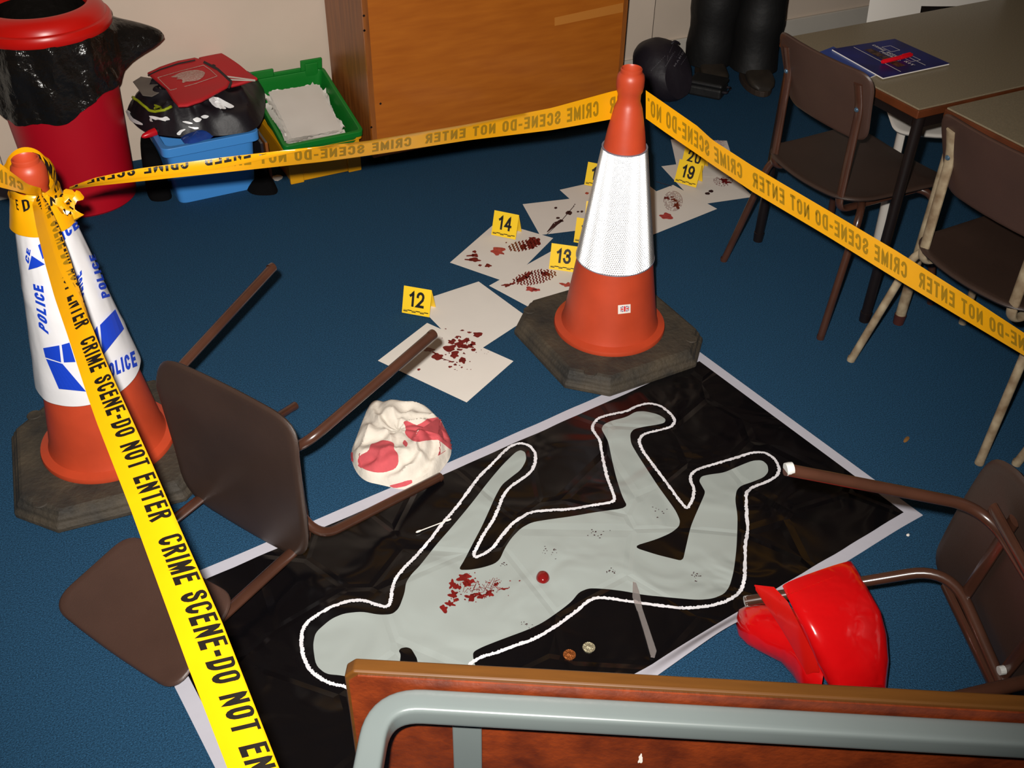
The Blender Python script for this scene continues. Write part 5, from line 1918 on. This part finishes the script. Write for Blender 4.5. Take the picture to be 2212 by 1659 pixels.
zb = lambda x, y: (1380 + x / 11.06, 60 + y / 11.06)
for q0, q1, s_ in (((855, 935), (1130, 520), 'MANGO'),):
    dx, dy = q1[0] - q0[0], q1[1] - q0[1]
    letters(g, s_, lambda u, v: binv @ db(*zb(q0[0] + dx * u - dy * -0.0 - 45 * v * 0.83, q0[1] + dy * u - 45 * v * 0.55)), 0.0, 2.2)
for q0, q1 in (((640, 920), (870, 560)), ((640, 930), (820, 590)), ((680, 800), (690, 660)), ((290, 1030), (640, 660)), ((730, 600), (830, 370)), ((930, 670), (1040, 470)), ((1000, 880), (1240, 550))):
    N_ = 10
    for k in range(N_):
        u0, u1 = k / N_, (k + 0.6) / N_
        stroke(g, lambda x, y: binv @ db(x, y), zb(q0[0] + (q1[0] - q0[0]) * u0, q0[1] + (q1[1] - q0[1]) * u0), zb(q0[0] + (q1[0] - q0[0]) * u1, q0[1] + (q1[1] - q0[1]) * u1), 0.35)
g.build('embroidery', M['thread'], bag)
MB().tube(fillet([(0.02, -0.01, 0.198), (0.035, -0.015, 0.214), (0.06, -0.015, 0.200)], 0.012), 0.005, 8).build('handle', M['bagdark'], bag, smooth=True)

cs = thing('carry_case', 'black rectangular case on the carpet between the bag and the person', 'case', (2.545, 3.265, 0), R(37))
MB().box((-0.05, -0.075, 0.0), (0.05, 0.065, 0.044)).build('case_body', M['cloth'], cs, bevel=0.01)
MB().box((-0.052, -0.077, 0.0445), (0.052, 0.067, 0.064)).build('case_lid', M['cloth'], cs, bevel=0.01)
MB().tube(fillet([(-0.03, -0.074, 0.03), (-0.03, -0.092, 0.03), (0.03, -0.092, 0.03), (0.03, -0.074, 0.03)], 0.01), 0.005, 8).build('case_handle', M['bagdark'], cs, smooth=True)

# person: standing at the wall, only the lower legs in view
pr = thing('person', 'person in baggy black trousers and worn brown boots standing by the back wall', 'person', (2.72, 3.33, 0), R(-22))
FT = {-1: (-0.088, 0.085), 1: (0.088, 0.02)}
verts, edges, rad = [], [], []


def bone(p, r, par=None):
    verts.append(p)
    rad.append(r)
    if par is not None:
        edges.append((par, len(verts) - 1))
    return len(verts) - 1


pel = bone((0.02, 0.04, 0.96), 0.13)
b1 = bone((0.02, 0.045, 1.15), 0.12, pel)
b2 = bone((0.02, 0.04, 1.35), 0.14, b1)
nk = bone((0.02, 0.035, 1.49), 0.055, b2)
hd = bone((0.02, 0.02, 1.60), 0.078, nk)
bone((0.02, 0.02, 1.70), 0.075, hd)
bone((0.02, -0.065, 1.59), 0.014, hd)
for s_ in (-1, 1):
    sh_ = bone((0.02 + s_ * 0.19, 0.04, 1.40), 0.052, b2)
    el = bone((0.02 + s_ * 0.25, 0.06, 1.12), 0.040, sh_)
    wr = bone((0.02 + s_ * 0.24, -0.02, 0.88), 0.027, el)
    pm = bone((0.02 + s_ * 0.235, -0.035, 0.80), 0.03, wr)
    for q in range(4):
        k1 = bone((0.02 + s_ * (0.245 - 0.004 * q), -0.065 + 0.02 * q, 0.745), 0.0088, pm)
        bone((0.02 + s_ * (0.235 - 0.004 * q), -0.068 + 0.02 * q, 0.70 + 0.006 * abs(q - 1.4)), 0.008, k1)
    tb1 = bone((0.02 + s_ * 0.215, -0.065, 0.80), 0.0095, wr)
    bone((0.02 + s_ * 0.205, -0.075, 0.765), 0.0088, tb1)
    hp = bone((FT[s_][0] * 0.9 + 0.005, 0.04, 0.88), 0.085, pel)
    knb = bone((FT[s_][0], FT[s_][1] - 0.005, 0.50), 0.058, hp)
    ank = bone((FT[s_][0], FT[s_][1] + 0.02, 0.11), 0.026, knb)
    bone((FT[s_][0], FT[s_][1] - 0.09, 0.045), 0.014, ank)
me = bpy.data.meshes.new('body')
me.from_pydata(verts, edges, [])
body = bpy.data.objects.new('body', me)
C.objects.link(body)
body.parent = pr
sk = body.modifiers.new('skin', 'SKIN')
for i, r_ in enumerate(rad):
    me.skin_vertices[0].data[i].radius = (r_, r_)
me.skin_vertices[0].data[0].use_root = True
sb = body.modifiers.new('sub', 'SUBSURF')
sb.levels = sb.render_levels = 2
me.materials.append(M['skin'])
g = MB()
for s_ in (-1, 1):
    fx, fy = FT[s_]
    rows = []
    for k in range(26):
        z = 0.055 + (0.96 - 0.055) * k / 25
        t = k / 25
        cx = fx + (0.02 + s_ * 0.085 - fx) * smoothstep(0.2, 1, t)
        cy = fy + (0.04 - fy) * t
        r = 0.094 + 0.012 * t + 0.005 * math.sin(k * 1.3 + s_) * (1 - t) + 0.004 * (k == 0)
        rows.append([(cx + r * (1 + 0.07 * nz(math.cos(2 * PI * j / 28) * 2, math.sin(2 * PI * j / 28) * 2, z * 8 + s_)) * math.cos(2 * PI * j / 28), cy + r * math.sin(2 * PI * j / 28), z) for j in range(28)])
    g.rings(rows)
g.build('trousers', M['cloth'], pr, smooth=True)
rows = []
for z, rx, ry in ((0.93, 0.19, 0.135), (1.05, 0.175, 0.13), (1.2, 0.18, 0.135), (1.36, 0.20, 0.145), (1.44, 0.16, 0.10), (1.47, 0.075, 0.07)):
    rows.append([(0.02 + rx * math.cos(2 * PI * j / 28), 0.04 + ry * math.sin(2 * PI * j / 28), z) for j in range(28)])
MB().rings(rows).build('top', M['cloth'], pr, smooth=True)
rows = []
for k in range(8):
    a = PI / 2 * k / 7
    rows.append([(0.02 + 0.092 * math.cos(a) * math.cos(2 * PI * j / 24), 0.035 + 0.095 * math.cos(a) * math.sin(2 * PI * j / 24), 1.655 + 0.105 * math.sin(a)) for j in range(24)])
MB().rings(rows).build('hair', M['hair'], pr, smooth=True)
for s_ in (-1, 1):
    fx, fy = FT[s_]
    rows = []
    for yy, w_, z1_ in ((0.095, 0.036, 0.10), (0.080, 0.050, 0.16), (0.04, 0.056, 0.185), (-0.005, 0.054, 0.175), (-0.05, 0.050, 0.095), (-0.10, 0.056, 0.076), (-0.145, 0.055, 0.066), (-0.175, 0.045, 0.054), (-0.192, 0.026, 0.040)):
        rows.append([(fx + w_ * math.cos(2 * PI * j / 20), fy + yy, 0.022 + (z1_ - 0.022) * (0.5 + 0.5 * math.copysign(abs(math.sin(2 * PI * j / 20)) ** 0.7, math.sin(2 * PI * j / 20)))) for j in range(20)])
    bo = MB().rings(rows).build('boot', M['bootleather'], pr, smooth=True)
    so_ = []
    for k in range(24):
        a = 2 * PI * k / 24
        so_.append((fx + 0.058 * math.cos(a) * (1 - 0.12 * math.sin(a)), fy - 0.052 + 0.148 * math.sin(a)))
    MB().prism(so_, 0.0, 0.024).build('sole', M['sole'], bo, bevel=0.003)

# white plastic chair at the back of the far table
wc_ = thing('plastic_chair', 'white moulded plastic chair with a handle slot, at the far side of the grey table', 'chair', (2.597, 2.160, 0), R(-24))
g = MB()
out = rrect(0.235, 0.20, 0.42, 0.05)
g.plate(out, lambda x, y, h: Vector((x, y - 0.05, 0.40 + h + 0.012 * (x / 0.2) ** 2 - 0.02 * smoothstep(0.1, 0.2, -y))), 0.014)
g.build('seat', M['whiteplastic'], wc_, smooth=True)


def wb(x, k, h):
    return Vector((x, 0.15 + 0.07 * k + h - 0.03 * (1 - (x / 0.22) ** 2), 0.40 + 0.36 * k))


g = MB()
cols, rws = 20, 16
for sd_ in (0.007, -0.007):
    base_ = len(g.v)
    g.v += [tuple(wb(-0.215 + 0.43 * i / cols, j / rws, sd_)) for i in range(cols + 1) for j in range(rws + 1)]
    for i in range(cols):
        for j in range(rws):
            u, v = (i + 0.5) / cols, (j + 0.5) / rws
            if abs(u - 0.5) < 0.17 and 0.42 < v < 0.60:
                continue
            a_ = base_ + i * (rws + 1) + j
            g.f.append((a_, a_ + rws + 1, a_ + rws + 2, a_ + 1))
g.build('backrest', M['whiteplastic'], wc_, smooth=True)
for sx in (-1, 1):
    MB().tube([(sx * 0.17, 0.10, 0.392), (sx * 0.20, 0.21, 0.0)], 0.020, 10, 0.6, (0, 1, 0)).build('leg', M['whiteplastic'], wc_, smooth=True)
    MB().tube([(sx * 0.17, -0.16, 0.385), (sx * 0.20, -0.26, 0.0)], 0.020, 10, 0.6, (0, 1, 0)).build('leg', M['whiteplastic'], wc_, smooth=True)
